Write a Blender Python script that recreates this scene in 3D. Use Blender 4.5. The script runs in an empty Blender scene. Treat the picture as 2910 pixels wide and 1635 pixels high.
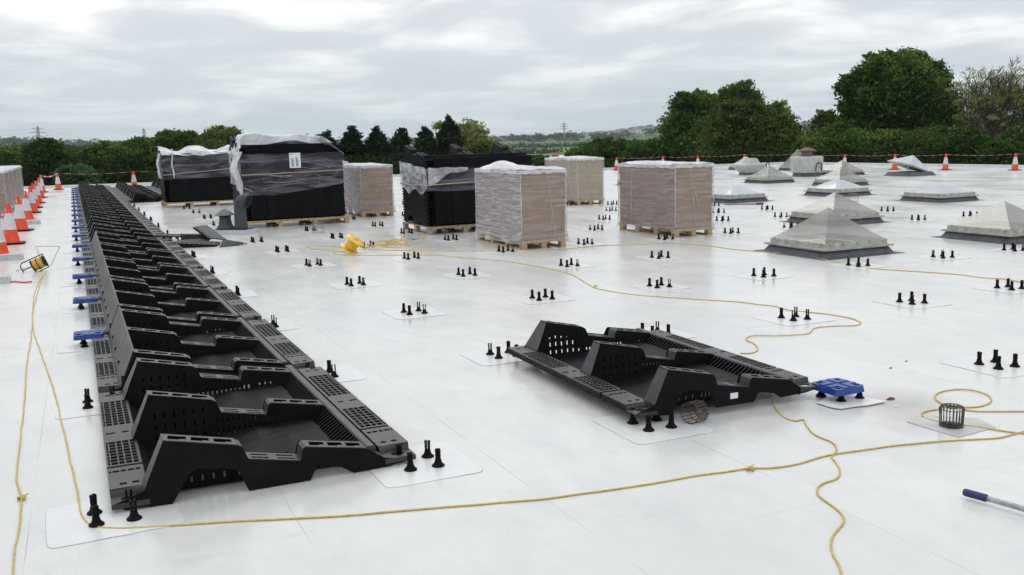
import bpy, bmesh, math, random
import numpy as np
from mathutils import Vector, Matrix, noise
R = math.radians
S = bpy.context.scene
COL = S.collection
rnd = random.Random(7)

# ------------------------------------------------------------------ camera
H = 1.6; FPX = 2697.578; PITCH, ROLL, YAW = 0.153398157, -0.025850906, -0.427693656
def _axes():
    cy, sy = math.cos(YAW), math.sin(YAW)
    fw = Vector((-sy*math.cos(PITCH), cy*math.cos(PITCH), -math.sin(PITCH)))
    rt = Vector((cy, sy, 0)); up = rt.cross(fw)
    return rt*math.cos(ROLL)+up*math.sin(ROLL), -rt*math.sin(ROLL)+up*math.cos(ROLL), fw
AX, AY, AZ = _axes(); EYE = Vector((0, 0, H))
cam = bpy.data.cameras.new('camera'); camo = bpy.data.objects.new('camera', cam); COL.objects.link(camo)
cam.sensor_width = 36; cam.lens = FPX/2910*36; cam.clip_end = 12000; cam.clip_start = .05
m = Matrix((AX, AY, -AZ)).transposed().to_4x4(); m.translation = EYE; camo.matrix_world = m
S.camera = camo
def ray(u, v): return AX*((u-1455)/FPX) - AY*((v-817.5)/FPX) + AZ
def gz(u, v, z=0.0):                       # point on the level z that photo pixel u,v (2910 wide) looks at
    d = ray(u, v); return EYE + d*((z-H)/d.z)
def dz(u, v, depth): return EYE + ray(u, v)*depth
def onx(u, X, v=470):
    d = ray(u, v); t = X/d.x; return Vector((X, d.y*t, 0))
def ony(u, Y, v=470):
    d = ray(u, v); t = Y/d.y; return Vector((d.x*t, Y, 0))
K = 1.1297                                  # overview pixels -> photo pixels

# ------------------------------------------------------------------ light
S.view_settings.view_transform = 'Standard'; S.view_settings.look = 'None'
S.view_settings.exposure = -0.03; S.view_settings.gamma = 1
SUN_EL, SUN_AZ = 48, 20
w = bpy.data.worlds.new('World'); S.world = w; w.use_nodes = True
nt = w.node_tree; N = nt.nodes; L = nt.links; N.clear()
out = N.new('ShaderNodeOutputWorld'); bg = N.new('ShaderNodeBackground'); L.new(bg.outputs[0], out.inputs[0]); bg.inputs['Strength'].default_value = 1.10
sky = N.new('ShaderNodeTexSky'); sky.sky_type = 'NISHITA'; sky.sun_disc = False
sky.sun_elevation = R(SUN_EL); sky.sun_rotation = R(SUN_AZ)
skm = N.new('ShaderNodeVectorMath'); skm.operation = 'SCALE'; skm.inputs['Scale'].default_value = .1
L.new(sky.outputs[0], skm.inputs[0])
tc = N.new('ShaderNodeTexCoord'); sx = N.new('ShaderNodeSeparateXYZ'); L.new(tc.outputs['Generated'], sx.inputs[0])
def wm(op, a, b=None, c=None):
    n = N.new('ShaderNodeMath'); n.operation = op
    for i, q in enumerate((a, b, c)):
        if q is None: continue
        if isinstance(q, (int, float)): n.inputs[i].default_value = q
        else: L.new(q, n.inputs[i])
    return n.outputs[0]
zc = wm('MAXIMUM', sx.outputs[2], 0.0); zz = wm('ADD', zc, 0.11)
cx = wm('DIVIDE', sx.outputs[0], zz); cyy = wm('DIVIDE', sx.outputs[1], zz)
cb = N.new('ShaderNodeCombineXYZ'); L.new(cx, cb.inputs[0]); L.new(cyy, cb.inputs[1])
mp = N.new('ShaderNodeMapping'); mp.inputs['Rotation'].default_value = (0, 0, -YAW); L.new(cb.outputs[0], mp.inputs[0])
mp.inputs['Scale'].default_value = (1.0, .85, 1)
n1 = N.new('ShaderNodeTexNoise'); n1.inputs['Scale'].default_value = 1.15; n1.inputs['Detail'].default_value = 7; n1.inputs['Roughness'].default_value = .52
n1.inputs['Distortion'].default_value = .35
L.new(mp.outputs[0], n1.inputs['Vector'])
rp = N.new('ShaderNodeValToRGB'); L.new(n1.outputs[0], rp.inputs[0])
e = rp.color_ramp.elements
e[0].position = .33; e[0].color = (.60, .635, .675, 1); e[1].position = .62; e[1].color = (1.02, 1.02, 1.02, 1)
q = e.new(.46); q.color = (.645, .68, .715, 1); q = e.new(.535); q.color = (.80, .81, .82, 1)
# pale even band close to the horizon
hz = N.new('ShaderNodeMapRange'); hz.inputs[1].default_value = .0; hz.inputs[2].default_value = .13
hz.inputs[3].default_value = .85; hz.inputs[4].default_value = .0; L.new(zc, hz.inputs[0])
mh = N.new('ShaderNodeMix'); mh.data_type = 'RGBA'; L.new(hz.outputs[0], mh.inputs[0]); L.new(rp.outputs[0], mh.inputs[6])
mh.inputs[7].default_value = (.505, .600, .650, 1)
# an overcast sky is brighter towards the zenith
zb = wm('MULTIPLY_ADD', zc, .55, 1.0)
vs = N.new('ShaderNodeVectorMath'); vs.operation = 'SCALE'; L.new(mh.outputs[2], vs.inputs[0]); L.new(zb, vs.inputs['Scale'])
mk = N.new('ShaderNodeMix'); mk.data_type = 'RGBA'; mk.inputs[0].default_value = .94
L.new(skm.outputs[0], mk.inputs[6]); L.new(vs.outputs[0], mk.inputs[7]); L.new(mk.outputs[2], bg.inputs[0])
sun = bpy.data.lights.new('sun', 'SUN'); sun.energy = .7; sun.angle = R(22); sun.color = (1, .97, .93)
so = bpy.data.objects.new('sun', sun); COL.objects.link(so)
az = R(SUN_AZ)
so.rotation_euler = Vector((math.sin(az)*math.cos(R(SUN_EL)), math.cos(az)*math.cos(R(SUN_EL)), math.sin(R(SUN_EL)))).to_track_quat('Z', 'Y').to_euler()

# ------------------------------------------------------------------ helpers
def mat(name, col, rough=.5, metal=0, spec=.5, var=.0, vscale=8, bump=0, bscale=60, col2=None, alpha=None, coords='Object', stretch=(1, 1, 1), rvar=0):
    mt = bpy.data.materials.new(name); mt.use_nodes = True
    nt = mt.node_tree; n = nt.nodes; l = nt.links; b = n['Principled BSDF']
    b.inputs['Roughness'].default_value = rough; b.inputs['Metallic'].default_value = metal
    b.inputs['Specular IOR Level'].default_value = spec
    b.inputs['Base Color'].default_value = (*col, 1)
    t = n.new('ShaderNodeTexCoord'); mpn = n.new('ShaderNodeMapping'); mpn.inputs['Scale'].default_value = stretch
    l.new(t.outputs[coords], mpn.inputs[0])
    if var or col2:
        no = n.new('ShaderNodeTexNoise'); no.inputs['Scale'].default_value = vscale; no.inputs['Detail'].default_value = 6
        l.new(mpn.outputs[0], no.inputs['Vector'])
        r = n.new('ShaderNodeValToRGB'); l.new(no.outputs[0], r.inputs[0])
        c2 = col2 or tuple(min(1, c*(1+var)) for c in col)
        c1 = col if col2 else tuple(c*(1-var) for c in col)
        r.color_ramp.elements[0].position = .35; r.color_ramp.elements[0].color = (*c1, 1)
        r.color_ramp.elements[1].position = .68; r.color_ramp.elements[1].color = (*c2, 1)
        l.new(r.outputs[0], b.inputs['Base Color'])
        if rvar:
            mr = n.new('ShaderNodeMapRange'); mr.inputs[3].default_value = rough-rvar; mr.inputs[4].default_value = rough+rvar
            l.new(no.outputs[0], mr.inputs[0]); l.new(mr.outputs[0], b.inputs['Roughness'])
    if bump:
        nb = n.new('ShaderNodeTexNoise'); nb.inputs['Scale'].default_value = bscale; nb.inputs['Detail'].default_value = 4
        l.new(mpn.outputs[0], nb.inputs['Vector'])
        bp = n.new('ShaderNodeBump'); bp.inputs['Strength'].default_value = bump; bp.inputs['Distance'].default_value = .01
        l.new(nb.outputs[0], bp.inputs['Height']); l.new(bp.outputs[0], b.inputs['Normal'])
    if alpha is not None: b.inputs['Alpha'].default_value = alpha
    return mt

class MB:
    """collects shapes, then links them as one mesh object"""
    def __init__(s): s.v = []; s.f = []; s.mi = []; s.sm = []
    def add(s, vs, fs, mi=0, smooth=False):
        o = len(s.v); s.v += [tuple(p) for p in vs]; s.f += [tuple(i+o for i in f) for f in fs]
        s.mi += [mi]*len(fs); s.sm += [smooth]*len(fs); return s
    def box(s, x0, x1, y0, y1, z0, z1, mi=0, M=None):
        vs = [Vector(p) for p in ((x0,y0,z0),(x1,y0,z0),(x1,y1,z0),(x0,y1,z0),(x0,y0,z1),(x1,y0,z1),(x1,y1,z1),(x0,y1,z1))]
        if M: vs = [M @ p for p in vs]
        return s.add(vs, [(3,2,1,0),(4,5,6,7),(0,1,5,4),(1,2,6,5),(2,3,7,6),(3,0,4,7)], mi)
    def frus(s, cx, cy, w0, d0, z0, w1, d1, z1, mi=0, cap=True):
        vs = [(cx-w0,cy-d0,z0),(cx+w0,cy-d0,z0),(cx+w0,cy+d0,z0),(cx-w0,cy+d0,z0),(cx-w1,cy-d1,z1),(cx+w1,cy-d1,z1),(cx+w1,cy+d1,z1),(cx-w1,cy+d1,z1)]
        fs = [(0,1,5,4),(1,2,6,5),(2,3,7,6),(3,0,4,7)]
        if cap: fs += [(3,2,1,0),(4,5,6,7)]
        return s.add(vs, fs, mi)
    def lathe(s, prof, n=16, c=(0,0,0), mi=0, M=None, smooth=True, cap=True):
        vs = []; fs = []
        for r, z in prof:
            for k in range(n):
                a = 2*math.pi*k/n; vs.append(Vector((r*math.cos(a), r*math.sin(a), z)))
        for i in range(len(prof)-1):
            for k in range(n): fs.append((i*n+k, i*n+(k+1)%n, (i+1)*n+(k+1)%n, (i+1)*n+k))
        if cap: fs += [tuple(reversed(range(n))), tuple(range((len(prof)-1)*n, len(prof)*n))]
        if M: vs = [M @ p for p in vs]
        vs = [p+Vector(c) for p in vs]
        return s.add(vs, fs, mi, smooth)
    def tube(s, pts, r, n=8, mi=0, closed=False, radii=None):
        pts = [Vector(p) for p in pts]; m_ = len(pts); vs = []; fs = []; prev = None
        for i, p in enumerate(pts):
            if closed: t = pts[(i+1) % m_]-pts[i-1]
            else: t = pts[min(i+1, m_-1)]-pts[max(i-1, 0)]
            if t.length < 1e-9: t = Vector((0,0,1))
            t.normalize()
            ref = prev if prev else (Vector((0,0,1)) if abs(t.z) < .9 else Vector((1,0,0)))
            a = t.cross(ref)
            if a.length < 1e-6: a = t.orthogonal()
            a.normalize(); b = a.cross(t).normalized(); prev = b
            rr = radii[i] if radii else r
            for k in range(n):
                g = 2*math.pi*k/n; vs.append(p+a*math.cos(g)*rr+b*math.sin(g)*rr)
        seg = m_ if closed else m_-1
        for i in range(seg):
            j = (i+1) % m_
            for k in range(n): fs.append((i*n+k, i*n+(k+1)%n, j*n+(k+1)%n, j*n+k))
        if not closed: fs += [tuple(reversed(range(n))), tuple(range((m_-1)*n, m_*n))]
        return s.add(vs, fs, mi, True)
    def plate(s, outer, holes, th, fn, mi=0):
        """flat plate with real holes; (a,b,c) is mapped to 3D by fn"""
        cu = bpy.data.curves.new('tmp', 'CURVE'); cu.dimensions = '2D'; cu.fill_mode = 'BOTH'; cu.extrude = th/2
        for poly in [outer]+list(holes):
            sp = cu.splines.new('POLY'); sp.points.add(len(poly)-1)
            for i, (a, b) in enumerate(poly): sp.points[i].co = (a, b, 0, 1)
            sp.use_cyclic_u = True
        ob = bpy.data.objects.new('tmp', cu); me = bpy.data.meshes.new_from_object(ob)
        s.add([fn(p.co.x, p.co.y, p.co.z) for p in me.vertices], [tuple(p.vertices) for p in me.polygons], mi)
        bpy.data.objects.remove(ob); bpy.data.curves.remove(cu); bpy.data.meshes.remove(me); return s
    def gridplate(s, x0, x1, y0, y1, holes, z0, z1, fx, mi=0):
        """plate with rectangular holes, made of strips between them"""
        xs = sorted({x0, x1} | {round(p[0],5) for h in holes for p in h}); ys = sorted({y0, y1} | {round(p[1],5) for h in holes for p in h})
        hb = [(min(p[0] for p in h), max(p[0] for p in h), min(p[1] for p in h), max(p[1] for p in h)) for h in holes]
        for ya, yb in zip(ys, ys[1:]):
            ym = (ya+yb)/2; act = [h for h in hb if h[2] < ym < h[3]]; run = None
            for xa, xb in list(zip(xs, xs[1:]))+[(None, None)]:
                solid = xa is not None and not any(h[0] < (xa+xb)/2 < h[1] for h in act)
                if solid and run is None: run = xa
                if not solid and run is not None:
                    e1 = xa if xa is not None else xs[-1]; q = sorted((fx(run), fx(e1))); s.box(q[0], q[1], ya, yb, z0, z1, mi); run = None
        return s
    def mesh(s, name, mats):
        me = bpy.data.meshes.new(name); me.from_pydata(s.v, [], s.f)
        for mm in (mats if isinstance(mats, (list, tuple)) else [mats]): me.materials.append(mm)
        me.polygons.foreach_set('material_index', s.mi); me.polygons.foreach_set('use_smooth', s.sm)
        me.update(); return me
    def build(s, name, mats, parent=None, loc=None):
        o = bpy.data.objects.new(name, s.mesh(name, mats)); COL.objects.link(o)
        if parent: o.parent = parent
        if loc: o.location = loc
        return o
def fixn(o):
    bm = bmesh.new(); bm.from_mesh(o.data); bmesh.ops.recalc_face_normals(bm, faces=bm.faces); bm.to_mesh(o.data); bm.free(); return o
def tag(o, label=None, cat=None, group=None, kind=None):
    if label: o['label'] = label
    if cat: o['category'] = cat
    if group: o['group'] = group
    if kind: o['kind'] = kind
    return o
def empty(name, loc, label, cat, group=None, rz=0):
    o = bpy.data.objects.new(name, None); COL.objects.link(o); o.location = loc; o.rotation_euler = (0, 0, rz)
    o.empty_display_size = .2
    return tag(o, label, cat, group)
def copy_tree(o, parent=None):
    c = o.copy(); COL.objects.link(c); c.parent = parent
    for ch in list(o.children): copy_tree(ch, c)
    return c
def inst(me, name, parent, loc=(0,0,0), rz=0):
    o = bpy.data.objects.new(name, me); COL.objects.link(o); o.parent = parent; o.location = loc; o.rotation_euler = (0,0,rz); return o
ORD = 'first second third fourth fifth sixth seventh eighth ninth tenth eleventh twelfth thirteenth fourteenth fifteenth sixteenth seventeenth eighteenth nineteenth twentieth twenty-first twenty-second twenty-third twenty-fourth twenty-fifth twenty-sixth twenty-seventh twenty-eighth twenty-ninth thirtieth'.split()

# ------------------------------------------------------------------ materials
M_black = mat('black_plastic', (.0055,.006,.0068), .50, spec=.10, var=.35, vscale=5, bump=.12, bscale=220, rvar=.06)
M_blackrail = mat('dusty_skylit_black_plastic', (.034,.035,.038), .42, spec=.5, var=.3, vscale=9, bump=.15, bscale=260, rvar=.06)  # dusty tone, also lightened to paint sky glare on upper faces
M_rubber = mat('black_rubber', (.006,.0055,.007), .48, spec=.08, var=.3, vscale=14)
M_defl = mat('ribbed_sky_sheen_plastic', (.014,.014,.015), .33, spec=.5, col2=(.060,.057,.056), vscale=5, bump=.2, bscale=70, stretch=(1,3,1))  # grey streaks paint the sky's reflection onto black plastic
M_blue = mat('blue_plastic', (.016,.060,.27), .36, spec=.5, var=.25, vscale=12, bump=.08, bscale=150)
M_card = mat('brown_cardboard', (.34,.245,.185), .8, spec=.2, col2=(.265,.19,.145), vscale=3.2, bump=.12, bscale=30, stretch=(1,1,3))
M_card2 = mat('pale_cardboard', (.41,.335,.24), .8, spec=.2, col2=(.34,.28,.205), vscale=2.5, bump=.1, bscale=30)
M_wood = mat('pallet_wood', (.52,.38,.22), .75, spec=.2, col2=(.40,.27,.14), vscale=6, bump=.2, bscale=40, stretch=(1,5,5))
M_wood2 = mat('weathered_pallet_wood', (.42,.32,.21), .8, spec=.2, col2=(.29,.21,.13), vscale=6, bump=.2, bscale=40)
M_yel = mat('yellow_rope', (.72,.54,.14), .6, spec=.3, col2=(.56,.40,.10), vscale=60, bump=.5, bscale=500)
M_yelp = mat('yellow_plastic', (.80,.49,.03), .35, spec=.5, var=.15, vscale=12)
M_org = mat('orange_cone_plastic', (.78,.070,.018), .45, spec=.4, var=.16, vscale=9)
M_refl = mat('white_reflective_sleeve', (.62,.61,.64), .4, spec=.5, var=.1, vscale=12)
M_conc = mat('pale_concrete', (.50,.53,.53), .8, var=.15, vscale=14)
M_dgrey = mat('dark_grey_membrane', (.085,.090,.10), .55, spec=.4, var=.3, vscale=7, bump=.3, bscale=20)
M_frame = mat('weathered_white_frame', (.47,.47,.43), .5, spec=.4, col2=(.30,.30,.26), vscale=9)
M_well = mat('rooflight_well', (.10,.10,.095), .8)
M_vent = mat('grey_vent_plastic', (.058,.068,.070), .5, spec=.3, col2=(.042,.050,.052), vscale=9)
M_ventl = mat('grey_cowl_plastic', (.17,.21,.205), .5, spec=.3, col2=(.13,.16,.16), vscale=9)
M_fan = mat('greenish_white_casing', (.50,.51,.475), .5, spec=.4, col2=(.41,.42,.39), vscale=5)
M_rust = mat('rusty_cap', (.22,.07,.045), .7, col2=(.13,.06,.045), vscale=20)
M_dark = mat('dark_opening', (.01,.01,.011), .7, spec=.2)
M_wire = mat('wire', (.045,.036,.03), .45, spec=.5, col2=(.11,.075,.04), vscale=50)
M_paper = mat('white_paper', (.78,.79,.82), .7, spec=.2)
M_ink = mat('printed_ink', (.10,.10,.14), .7)
M_bluegrip = mat('dark_blue_grip', (.022,.028,.11), .6, var=.2, vscale=30, bump=.3, bscale=300)
M_alu = mat('scratched_aluminium', (.52,.55,.56), .38, metal=.6, var=.25, vscale=30)
M_tapew = mat('white_tape', (.70,.66,.66), .4); M_taper = mat('red_tape', (.62,.06,.05), .4)
M_bark = mat('bark', (.085,.070,.055), .9, spec=.1, var=.4, vscale=6)
M_strap = mat('tan_strap', (.36,.29,.19), .5)
M_patch = mat('patch_membrane', (.66,.665,.66), .30, spec=.5, var=.025, vscale=5, rvar=.08)

def grid_mat(name, a, c, pitch):
    mt = bpy.data.materials.new(name); mt.use_nodes = True; nt = mt.node_tree; n = nt.nodes; l = nt.links; p = n['Principled BSDF']
    p.inputs['Roughness'].default_value = .5; p.inputs['Specular IOR Level'].default_value = .10
    t = n.new('ShaderNodeTexCoord'); br = n.new('ShaderNodeTexBrick'); l.new(t.outputs['Object'], br.inputs['Vector']); br.offset = 0
    br.inputs['Scale'].default_value = 1; br.inputs['Brick Width'].default_value = pitch; br.inputs['Row Height'].default_value = pitch; br.inputs['Mortar Size'].default_value = pitch*.2
    br.inputs['Color1'].default_value = (*a, 1); br.inputs['Color2'].default_value = (*a, 1); br.inputs['Mortar'].default_value = (*c, 1)
    l.new(br.outputs['Color'], p.inputs['Base Color']); bp = n.new('ShaderNodeBump'); bp.inputs['Strength'].default_value = .8; bp.inputs['Distance'].default_value = .004
    l.new(br.outputs['Fac'], bp.inputs['Height']); l.new(bp.outputs[0], p.inputs['Normal']); return mt
M_shade = mat('shadow_black_plastic', (.0012,.0012,.0015), .8, spec=.03)  # near-black colour paints the shade in the gaps behind the ribs
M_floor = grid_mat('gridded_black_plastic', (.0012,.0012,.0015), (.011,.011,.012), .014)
def dome_mat(name, a, b, al):
    mt = mat(name, a, .20, spec=.6, col2=b, vscale=1.1, rvar=.05)
    mt.node_tree.nodes['Principled BSDF'].inputs['Alpha'].default_value = al
    return mt
M_dome = dome_mat('weathered_acrylic', (.24,.235,.20), (.40,.395,.36), .60)
M_dome2 = dome_mat('clear_white_acrylic', (.50,.53,.57), (.60,.63,.66), .82)

def film_mat(name, lo, hi, col=(.66,.66,.70), stretch=(.55,.55,5), scale=3.0, p0=.34, p1=.70, rough=.24):
    mt = bpy.data.materials.new(name); mt.use_nodes = True; nt = mt.node_tree; n = nt.nodes; l = nt.links
    b = n['Principled BSDF']; b.inputs['Base Color'].default_value = (*col, 1); b.inputs['Roughness'].default_value = rough
    b.inputs['Specular IOR Level'].default_value = .6
    tr = n.new('ShaderNodeBsdfTransparent'); mx = n.new('ShaderNodeMixShader')
    t = n.new('ShaderNodeTexCoord'); mpn = n.new('ShaderNodeMapping'); mpn.inputs['Scale'].default_value = stretch
    mpn.inputs['Rotation'].default_value = (.07, -.06, 0)
    l.new(t.outputs['Object'], mpn.inputs[0])
    no = n.new('ShaderNodeTexNoise'); no.inputs['Scale'].default_value = scale; no.inputs['Detail'].default_value = 4; no.inputs['Roughness'].default_value = .55
    no.inputs['Distortion'].default_value = .9
    l.new(mpn.outputs[0], no.inputs['Vector'])
    mr = n.new('ShaderNodeMapRange'); mr.inputs[1].default_value = p0; mr.inputs[2].default_value = p1
    mr.inputs[3].default_value = lo; mr.inputs[4].default_value = hi; l.new(no.outputs[0], mr.inputs[0])
    l.new(mr.outputs[0], mx.inputs[0]); l.new(tr.outputs[0], mx.inputs[1]); l.new(b.outputs[0], mx.inputs[2])
    l.new(mx.outputs[0], n['Material Output'].inputs[0])
    bp = n.new('ShaderNodeBump'); bp.inputs['Strength'].default_value = .22; bp.inputs['Distance'].default_value = .02
    l.new(no.outputs[0], bp.inputs['Height']); l.new(bp.outputs[0], b.inputs['Normal'])
    return mt
M_film = film_mat('stretch_film', .10, .62)
M_filmside = film_mat('wrinkled_stretch_film', .22, .78, col=(.60,.59,.62), stretch=(.8,.9,11), p0=.38, p1=.64)
M_filmclear = film_mat('smooth_stretch_film', .03, .38, col=(.58,.56,.58), stretch=(.5,.5,6), p0=.42, p1=.66)
M_filmdark = film_mat('film_over_black', .07, .36, col=(.44,.45,.52), stretch=(.45,.45,2.8), p0=.42, p1=.66, rough=.20)
M_filmwhite = film_mat('gathered_white_film', .22, .85, col=(.70,.71,.75), stretch=(1,1,2.2), scale=4)
M_filmtop = film_mat('loose_white_film', .50, .94, col=(.76,.77,.80), stretch=(1.2,1.2,1.2), scale=3, rough=.4)

# roof membrane
def roof_mat():
    mt = bpy.data.materials.new('roof_membrane'); mt.use_nodes = True; nt = mt.node_tree; n = nt.nodes; l = nt.links
    b = n['Principled BSDF']; b.inputs['Specular IOR Level'].default_value = .5
    t = n.new('ShaderNodeTexCoord')
    def noi(sc, det, st=(1,1,1), rough=.55):
        mpn = n.new('ShaderNodeMapping'); mpn.inputs['Scale'].default_value = st; l.new(t.outputs['Object'], mpn.inputs[0])
        q = n.new('ShaderNodeTexNoise'); q.inputs['Scale'].default_value = sc; q.inputs['Detail'].default_value = det; q.inputs['Roughness'].default_value = rough
        l.new(mpn.outputs[0], q.inputs['Vector']); return q.outputs[0]
    def mr(x, a, b_, c, d):
        q = n.new('ShaderNodeMapRange'); q.inputs[1].default_value = a; q.inputs[2].default_value = b_; q.inputs[3].default_value = c; q.inputs[4].default_value = d
        l.new(x, q.inputs[0]); return q.outputs[0]
    def mixc(f, a, b_, mode='MIX'):
        q = n.new('ShaderNodeMix'); q.data_type = 'RGBA'; q.blend_type = mode
        for idx, x in ((0, f), (6, a), (7, b_)):
            if isinstance(x, (int, float)): q.inputs[idx].default_value = x
            elif isinstance(x, tuple): q.inputs[idx].default_value = (*x, 1)
            else: l.new(x, q.inputs[idx])
        return q.outputs[2]
    c = mixc(mr(noi(.55, 6), .35, .65, 0, 1), (.622,.622,.606), (.70,.699,.682))
    c = mixc(mr(noi(2.6, 8, (1,.6,1), .7), .46, .70, 0, .7), c, (.53,.54,.54))          # scuffs and dried puddle marks
    c = mixc(mr(noi(1.3, 9, (.5,1.6,1), .75), .59, .73, 0, .65), c, (.49,.475,.44))       # faint brown dirt
    c = mixc(mr(noi(70, 3), .30, .75, 0, .22), c, (.46,.47,.48))                        # fine grit
    c = mixc(mr(noi(38, 2), .70, .78, 0, .45), c, (.30,.29,.28))                        # specks
    c = mixc(mr(noi(5.5, 5, (1,.35,1), .7), .64, .74, 0, .28), c, (.42,.42,.40))          # scattered scuffs from boots
    # stain by the roof outlet
    def spot(x, y, r0, r1, amt, col, cc, sy=1):
        vm = n.new('ShaderNodeVectorMath'); vm.operation = 'SUBTRACT'; l.new(t.outputs['Object'], vm.inputs[0]); vm.inputs[1].default_value = (x, y, 0)
        vv = n.new('ShaderNodeVectorMath'); vv.operation = 'MULTIPLY'; l.new(vm.outputs[0], vv.inputs[0]); vv.inputs[1].default_value = (1, sy, 0)
        ln = n.new('ShaderNodeVectorMath'); ln.operation = 'LENGTH'; l.new(vv.outputs[0], ln.inputs[0])
        nz = noi(6, 6, (1,1,1), .7)
        ad = n.new('ShaderNodeMath'); ad.operation = 'MULTIPLY_ADD'; l.new(nz, ad.inputs[0]); ad.inputs[1].default_value = .55*r1; l.new(ln.outputs['Value'], ad.inputs[2])
        return mixc(mr(ad.outputs[0], r0+.27*r1, r1+.27*r1, amt, 0), cc, col)
    c = spot(4.33, 4.02, .05, .42, .75, (.34,.32,.27), c)
    c = spot(4.12, 3.68, .02, .30, .55, (.36,.34,.29), c)
    c = spot(3.75, 4.15, .02, .36, .35, (.44,.44,.43), c)
    c = spot(4.5, 4.75, .03, .55, .25, (.80,.80,.80), c, .6)
    # laps between the membrane rolls, broken into sheets
    br = n.new('ShaderNodeTexBrick'); mpn = n.new('ShaderNodeMapping'); mpn.inputs['Rotation'].default_value = (0, 0, R(90.4))
    mpn.inputs['Location'].default_value = (.37, .335, 0)
    l.new(t.outputs['Object'], mpn.inputs[0]); l.new(mpn.outputs[0], br.inputs['Vector'])
    br.inputs['Scale'].default_value = 1; br.inputs['Brick Width'].default_value = 7.3; br.inputs['Row Height'].default_value = 1.06
    br.inputs['Mortar Size'].default_value = .0032; br.inputs['Mortar Smooth'].default_value = .3; br.offset = .37
    sm = n.new('ShaderNodeMath'); sm.operation = 'MULTIPLY'; l.new(br.outputs['Fac'], sm.inputs[0]); l.new(mr(noi(1.1, 3), .42, .6, .06, .6), sm.inputs[1])
    c = mixc(sm.outputs[0], c, (.26,.27,.28))
    l.new(c, b.inputs['Base Color'])
    l.new(mr(noi(.9, 5, (1,.5,1)), .3, .7, .15, .33), b.inputs['Roughness'])
    bp = n.new('ShaderNodeBump'); bp.inputs['Strength'].default_value = .45; bp.inputs['Distance'].default_value = .02
    hm = n.new('ShaderNodeMath'); hm.operation = 'MULTIPLY_ADD'; l.new(noi(2.2, 3, (1,.5,1)), hm.inputs[0]); hm.inputs[1].default_value = 1.0
    l.new(mr(noi(150, 2), 0, 1, 0, .02), hm.inputs[2]); l.new(hm.outputs[0], bp.inputs['Height']); l.new(bp.outputs[0], b.inputs['Normal'])
    return mt
M_roof = roof_mat()

# ------------------------------------------------------------------ roof
RP = [(-14,49.3),(-3,48.9),(3.4,47.6),(12,45.6),(24.3,42.6),(34.6,40.2),(34.8,26),(35.2,8),(35.2,-12),(-14,-12)]
b = MB(); n_ = len(RP)
b.add([(x,y,0) for x,y in RP]+[(x,y,-.5) for x,y in RP]+[(x,y,-6.1) for x,y in RP],
      [tuple(reversed(range(n_)))] + [(i,(i+1)%n_,n_+(i+1)%n_,n_+i) for i in range(n_)] + [(n_+i,n_+(i+1)%n_,2*n_+(i+1)%n_,2*n_+i) for i in range(n_)])
roof = tag(fixn(b.build('roof_deck', M_roof)), kind='structure')
M_kerb = mat('edge_kerb_membrane', (.56,.575,.57), .5, col2=(.46,.48,.46), vscale=2)
b = MB()
for i in range(7):
    p, q = Vector((*RP[i],0)), Vector((*RP[i+1],0)); d = (q-p).normalized(); nn = Vector((-d.y,d.x,0))*-1
    c0, c1 = p, q; ww = .32
    sd = nn*ww
    b.add([c0+sd*1.15, c1+sd*1.15, c1, c0, c0+sd+Vector((0,0,.11)), c1+sd+Vector((0,0,.11)), c1+Vector((0,0,.11)), c0+Vector((0,0,.11))],
          [(0,1,5,4),(4,5,6,7),(2,3,7,6),(1,2,6,5),(3,0,4,7)])
tag(fixn(b.build('roof_kerb', M_kerb)), kind='structure')

# ------------------------------------------------------------------ racks (black plastic ballast trays)
def slot(cx_, cz, w_=.010, h=.034):
    a, c = w_/2, h/2; k = a*.6
    return [(cx_-a,cz-c+k),(cx_-k*.7,cz-c),(cx_+k*.7,cz-c),(cx_+a,cz-c+k),(cx_+a,cz+c-k),(cx_+k*.7,cz+c),(cx_-k*.7,cz+c),(cx_-a,cz+c-k)]
def rect(x0, x1, y0, y1): return [(x0,y0),(x1,y0),(x1,y1),(x0,y1)]
TOP = [(.128,.088),(.222,.300),(.232,.306),(.545,.236),(.568,.222),(.590,.160),(.835,.111),(.848,.166),(.860,.176),(1.155,.122),(1.25,.055)]
ARCH = [(1.40,.03),(1.30,.012),(1.09,.004),(1.03,.044),(.91,.066),(.874,.004),(.585,.004),(.548,.100),(.525,.124),(.36,.154),(.328,.138),(.245,.004),(.11,.014),(0,.024),(0,.046)]
def slots():
    hs = []
    for k in range(6):
        for z in (.186,.122): hs.append(slot(.246+.05*k, z+(.002 if k % 2 else 0)))
        hs.append(slot(.246+.05*k, .060, h=.030))
    for k in range(9): hs.append(slot(.566+.0285*k, .118-.0008*k, .009, .026))
    for k in range(12): hs.append(slot(.566+.0285*k, .062, .010, .034))
    for k in range(5): hs.append(slot(.95+.035*k, .075, .008, .018))
    return hs
HS = slots()
def ztop(x):
    for (a, za), (c, zb_) in zip(TOP, TOP[1:]):
        if a <= x <= c: return za+(zb_-za)*(x-a)/(c-a)
    return TOP[0][1]
def lean(y_top, y_bot):                     # walls lean a little, so the section is wider at the foot
    return lambda a, b_, c: (a, y_bot+(y_top-y_bot)*min(1, b_/.3)+c, b_)
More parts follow.
